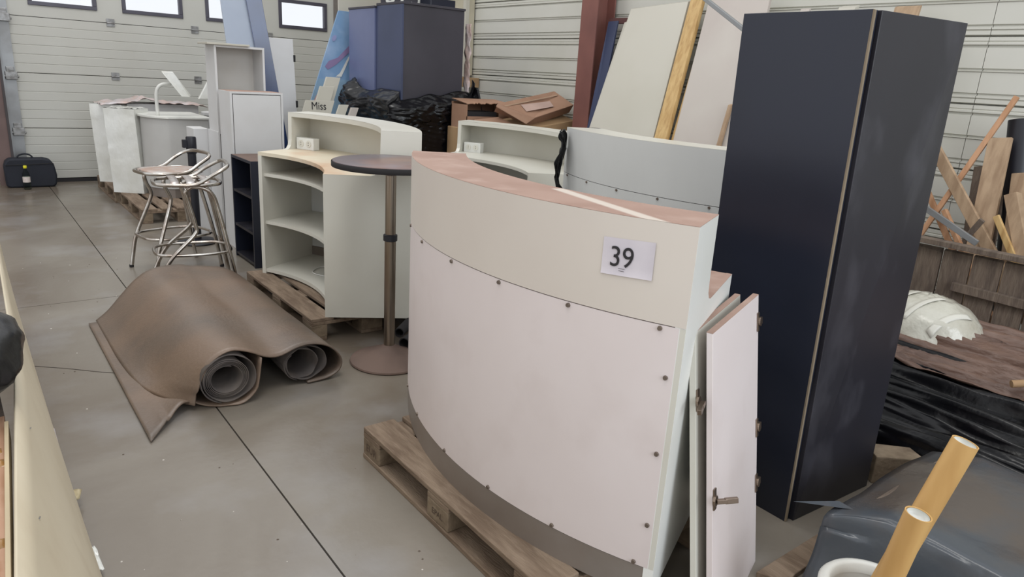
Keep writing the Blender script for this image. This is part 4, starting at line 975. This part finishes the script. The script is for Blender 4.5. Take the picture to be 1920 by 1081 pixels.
# rounded wrapped thing with tape
t = thing('rounded_package', (4.02, 1.50, .46), 'white rounded package in plastic with pale tape stripes, on the brown bundle', 'package')
s = MB(); s.grid(lambda u, v: (4.05 + .25 * sin(pi * v * .5) * cos(2 * pi * u) * (1 + .04 * nz(u * 8, v * 5)), 1.50 + .30 * sin(pi * v * .5) * sin(2 * pi * u) * (1 + .05 * nz(u * 9, v * 6, 3)), .372 + .25 * cos(pi * v * .5) ** .8 + .008 * nz(u * 20, v * 12)), 48, 20)
s.build('plastic_cover', mat('milky_plastic', (196, 194, 182), .2, col2=(176, 172, 158), scale=6, bump=.5, bscale=18, coat=.5), t, smooth=True)
for k, yy in enumerate((1.60, 1.47, 1.33)):
    def tape(u, v, yy=yy):
        X = 3.83 + .20 * u; Y = yy + .030 * (v - .5) - .10 * (u - .5)
        e2 = 1 - ((X - 4.05) / .255) ** 2 - ((Y - 1.50) / .305) ** 2
        return (X, Y, .378 + .252 * max(0.0, e2) ** .45 )
    s = MB(); s.grid(tape, 16, 3); s.build('tape_stripe', m_cream, t, smooth=True, solid=.002)

# sheet-covered low box, front right
t = thing('covered_box', (2.7, .2, 0), 'low box draped with a grey-blue plastic sheet at the bottom right', 'covered box')
MB().box(2.30, 3.0, -1.1, .90, 0, .275).build('box', m_greywood, t, bevel=.004)
TP = prof([(2.12, .012), (2.17, .10), (2.20, .22), (2.225, .288), (2.27, .308), (2.45, .302), (2.7, .30), (2.95, .295), (3.06, .26), (3.12, .16)], 6)
def tarp(u, v):
    k = u * (len(TP) - 1); i = int(min(k, len(TP) - 2)); p = TP[i].lerp(TP[i + 1], k - i)
    y = .97 - 2.0 * v; e_ = max(0, 1 - v * 12)
    sag = .012 * nz(p.x * 3, y * 2, 2) + (.025 * nz(p.x * 8, y * 5, 6) if u < .35 else .008 * nz(p.x * 6, y * 5))
    fold = .03 * sin(y * 9 + p.y * 6) * max(0, .25 - p.y) * 1.5
    return (p.x - fold - .07 * e_ * (1 - abs(u - .35) * 2) * (u < .5), y + .03 * nz(p.x * 2, 0), max(.006, p.y + sag - .05 * e_ * (u > .2)))
s = MB(); s.grid(tarp, 60, 70); s.build('sheet', m_tarp, t, smooth=True, solid=.002)
s = MB(); s.add([(2.235, .955, .285), (2.13, 1.06, .262), (2.235, .90, .282), (2.25, .93, .270)], [(0, 1, 2), (0, 3, 1), (1, 3, 2)]); s.build('sheet_corner', m_tarp, t)
o = MB().hexa([(2.98, 1.16, 0), (3.14, 1.02, 0), (3.2, 1.12, 0), (3.06, 1.26, 0)], [(2.98, 1.16, .13), (3.14, 1.02, .13), (3.2, 1.12, .13), (3.06, 1.26, .13)]).build('wood_block', m_palend, bevel=.004)
tag(o, 'brown wooden block behind the grey-blue sheet, right of the tall cabinet foot', 'block')

# bin with cardboard tubes
t = thing('waste_bin', (1.87, .66, 0), 'round white bin at the bottom edge of the picture, holding the two cardboard tubes', 'bin')
MB().lathe([(.10, 0), (.115, .01), (.135, .262)], (1.885, .665, 0), 40, cap=False).build('bin_body', m_white, t, smooth=True, auto=True)
MB().lathe([(.001, .012), (.098, .012), (.112, .10), (.112, .255)], (1.885, .665, 0), 40, cap=False).build('bin_lining', m_white, t, smooth=True, auto=True)
MB().lathe([(.135, .255), (.143, .262), (.143, .275), (.134, .286), (.120, .289), (.112, .283), (.110, .255)], (1.885, .665, 0), 56, cap=False).build('rolled_rim', m_white, t, smooth=True)
def ctube(label, a, b, r):
    a = Vector(a); b = Vector(b); d = (b - a).normalized()
    t = thing('cardboard_tube', a, label, 'cardboard tube')
    R_ = d.to_track_quat('Z', 'Y').to_matrix(); L_ = (b - a).length
    s = MB(); q_ = MB().lathe([(r - .004, 0), (r, 0), (r, L_), (r - .003, L_), (r - .004, L_ - .02)], seg=32, cap=False)
    s.add([a + R_ @ v for v in q_.v], q_.f); s.build('tube_wall', m_tube, t, smooth=True, auto=True)
    q_ = MB().lathe([(.0005, L_ - .018), (r - .004, L_ - .018), (r - .0035, L_ - .004), (r - .006, L_ - .001)], seg=32, cap=False)
    s = MB(); s.add([a + R_ @ v for v in q_.v], q_.f); s.build('end_cap', m_white, t, smooth=True)
ctube('longer cardboard tube with a white end cap, leaning to the right out of the bin', (1.866, .705, .016), (2.005, .575, .755), .033)
ctube('shorter cardboard tube with a white end cap, in front of the longer one', (1.812, .660, .016), (1.850, .590, .585), .033)
o = MB().hexa([(2.00, 1.075, 0), (2.04, .99, 0), (2.50, 1.0, 0), (2.49, 1.075, 0)], [(2.00, 1.075, .022), (2.04, .99, .022), (2.50, 1.0, .022), (2.49, 1.075, .022)]).build('floor_plank', m_pal, bevel=.003)
tag(o, 'dusty wooden plank lying on the floor at the foot of the tall cabinet', 'plank')

# black pipe ends near the bar table
t = thing('black_pipe', (1.95, 3.52, .10), 'black hose end lying beside the bar table base', 'pipe')
for a, b, r in (((1.93, 3.42, .075), (2.20, 3.60, .085), .036), ((1.94, 3.50, .115), (2.25, 3.78, .125), .03), ((1.80, 3.20, .03), (1.86, 3.2, .10), .03)):
    a = Vector(a); b = Vector(b); d = (b - a).normalized(); R_ = d.to_track_quat('Z', 'Y').to_matrix(); L_ = (b - a).length
    if r == .03 and a.x < 1.85: continue
    q_ = MB().lathe([(r - .006, 0), (r, 0), (r, L_), (r - .006, L_), (r - .006, 0)], seg=24, cap=False)
    s = MB(); s.add([a + R_ @ v for v in q_.v], q_.f); s.build('hose', m_rubber, t, smooth=True, auto=True)
copy_tree(pal, (2.45, 3.35, 0), 0, 'pallet between the bar table and the numbered counter') if False else None

# =================================================================== CRATE, BLACK BAG, FIBREBOARD (bottom left)
t = thing('plywood_crate', (-.45, 1.4, 0), 'plywood topped crate at the bottom left, under the black bag', 'crate')
MB().box(-.95, -.16, .2, 2.5, 0, .712).build('crate_body', m_greywood, t, bevel=.004)
xe = lambda y: -.028 + .053 * (y - 1.317)
MB().hexa([(-.98, .3, .712), (xe(.3), .3, .712), (xe(1.99), 1.99, .712), (-.98, 1.99, .712)], [(-.98, .3, .73), (xe(.3), .3, .73), (xe(1.99), 1.99, .73), (-.98, 1.99, .73)]).build('top_sheet', m_ply, t, bevel=.001)
MB().hexa([(xe(.3) + .0005, .3, .69), (xe(.3) + .009, .3, .69), (xe(1.93) + .009, 1.93, .69), (xe(1.93) + .0005, 1.93, .69)], [(xe(.3) + .0005, .3, .742), (xe(.3) + .009, .3, .742), (xe(1.93) + .009, 1.93, .742), (xe(1.93) + .0005, 1.93, .742)]).build('edge_strip', mat('pale_edge_strip', (196, 178, 146), .6), t, bevel=.001)
MB().hexa([(-.98, 2.0, .70), (xe(2.0), 2.0, .70), (.0, 2.5, .70), (-.98, 2.5, .70)], [(-.98, 2.0, .722), (xe(2.0), 2.0, .722), (.0, 2.5, .722), (-.98, 2.5, .722)]).build('rear_board', m_greywood, t, bevel=.001)
for x, y, r in ((-.035, 1.74, .018), (-.03, 1.80, .014), (-.045, 1.42, .016)):
    s = MB(); s.grid(lambda u, v: (x + r * 1.6 * (2 * u - 1), y + r * (2 * v - 1), .7302 + .010 * max(0, 1 - (2 * u - 1) ** 2 - (2 * v - 1) ** 2) ** .5), 8, 8); s.build('glue_blob', mat('amber_glue', (168, 126, 74), .2, coat=.5), t, smooth=True)
tl, bl_ = [], []
t = thing('fibreboard_sheet', (.14, 2.2, 0), 'pale brown fibreboard sheet leaning on the crate at the bottom left', 'fibreboard')
def fb(u, v):
    y = .3 + 4.2 * u; yb = .5 + 4.3 * u
    a = Vector((-.076 + .055 * (.3 + 4.2 * u) + .012, y, .75)); a.x = -.014 + .064 * (y - 1.273)
    if y > 2.3: a.x = .052 + .02 * (y - 2.3); 
    b = Vector((.19 - .021 * (yb - 2.25), yb, .0))
    p = a.lerp(b, v); p.x += .014 * sin(pi * v); return p
s = MB(); s.grid(fb, 30, 10); s.build('board', m_fibre, t, smooth=True, solid=.006)
# white paper scraps sticking out
for k, (pts, lab) in enumerate((([(.13, 3.16, .12), (.168, 3.16, .12), (.166, 2.73, .12), (.13, 2.76, .12)], 'white paper scrap sticking out behind the fibreboard'),
                              ([(.14, 2.79, .05), (.205, 2.755, .045), (.190, 2.70, .04), (.14, 2.70, .05)], 'short taped scrap sticking out beside the fibreboard edge'),
                              ([(.16, 2.41, .05), (.195, 2.36, .04), (.200, 2.25, .03), (.16, 2.24, .05)], 'crumpled clear film scrap at the lower edge of the fibreboard'))):
    P_ = [Vector(p) for p in pts]
    s = MB(); s.grid(lambda u, v: P_[0].lerp(P_[1], u).lerp(P_[3].lerp(P_[2], u), v) + Vector((0, 0, .015 * nz(u * 4, v * 5, k))), 8, 8)
    o = s.build('paper_scrap', (m_paper, mat('tape_scrap', (190, 176, 140), .5), m_clearwrap)[k], smooth=True, solid=.002); tag(o, lab, 'scrap')
# black bag
s = MB()
def bagf(u, v):
    a = 2 * pi * u; ph = pi * v
    r = Vector((.24 * sin(ph) * cos(a), .37 * sin(ph) * sin(a), .125 * cos(ph)))
    k = 1 + .10 * nz(r.x * 9, r.y * 6, r.z * 9) + .05 * nz(r.x * 22, r.y * 16, r.z * 22)
    p = Vector((-.172, 2.16, .850)) + r * k; p.z = max(p.z, .732); return p
s.grid(bagf, 72, 40); o = s.build('black_bag', m_blackplastic, smooth=True); tag(o, 'shiny black plastic bag lying on the crate at the left edge', 'plastic bag')

# staples in the fibreboard
fbo = [o for o in COL.objects if o.get('label', '').startswith('pale brown fibreboard')][0]
for u_, v_ in ((.10, .10), (.16, .12), (.30, .12), (.22, .45), (.40, .10), (.13, .32)):
    p = Vector(fb(u_, v_)) + Vector((.0045, 0, .001))
    MB().bar(p, p + Vector((.002, .014, -.004)), .002, .0015).build('staple', m_bracket, fbo)
# grit scattered on the concrete
s = MB(); rg = random.Random(3)
for i in range(90):
    x = rg.uniform(.25, 1.3); y = rg.uniform(1.6, 6.5)
    if .45 < x < 1.6 and 3.0 < y < 5.0: continue
    if x > 1.18 and y < 2.6: continue
    r = rg.uniform(.0015, .006); h = r * .6
    a0 = rg.random() * 6
    b = [(x + r * cos(a0 + k * 1.257) * rg.uniform(.7, 1.2), y + r * sin(a0 + k * 1.257) * rg.uniform(.7, 1.2), .0002) for k in range(5)]
    s.add(b + [(x, y, h)], [(k, (k + 1) % 5, 5) for k in range(5)] + [(4, 3, 2, 1, 0)])
o = s.build('floor_grit', mat('grit', (92, 80, 70), .8, col2=(196, 190, 182), scale=9, lo=.5, hi=.52)); tag(o, 'small grit and crumbs scattered on the concrete floor', 'grit', kind='stuff')
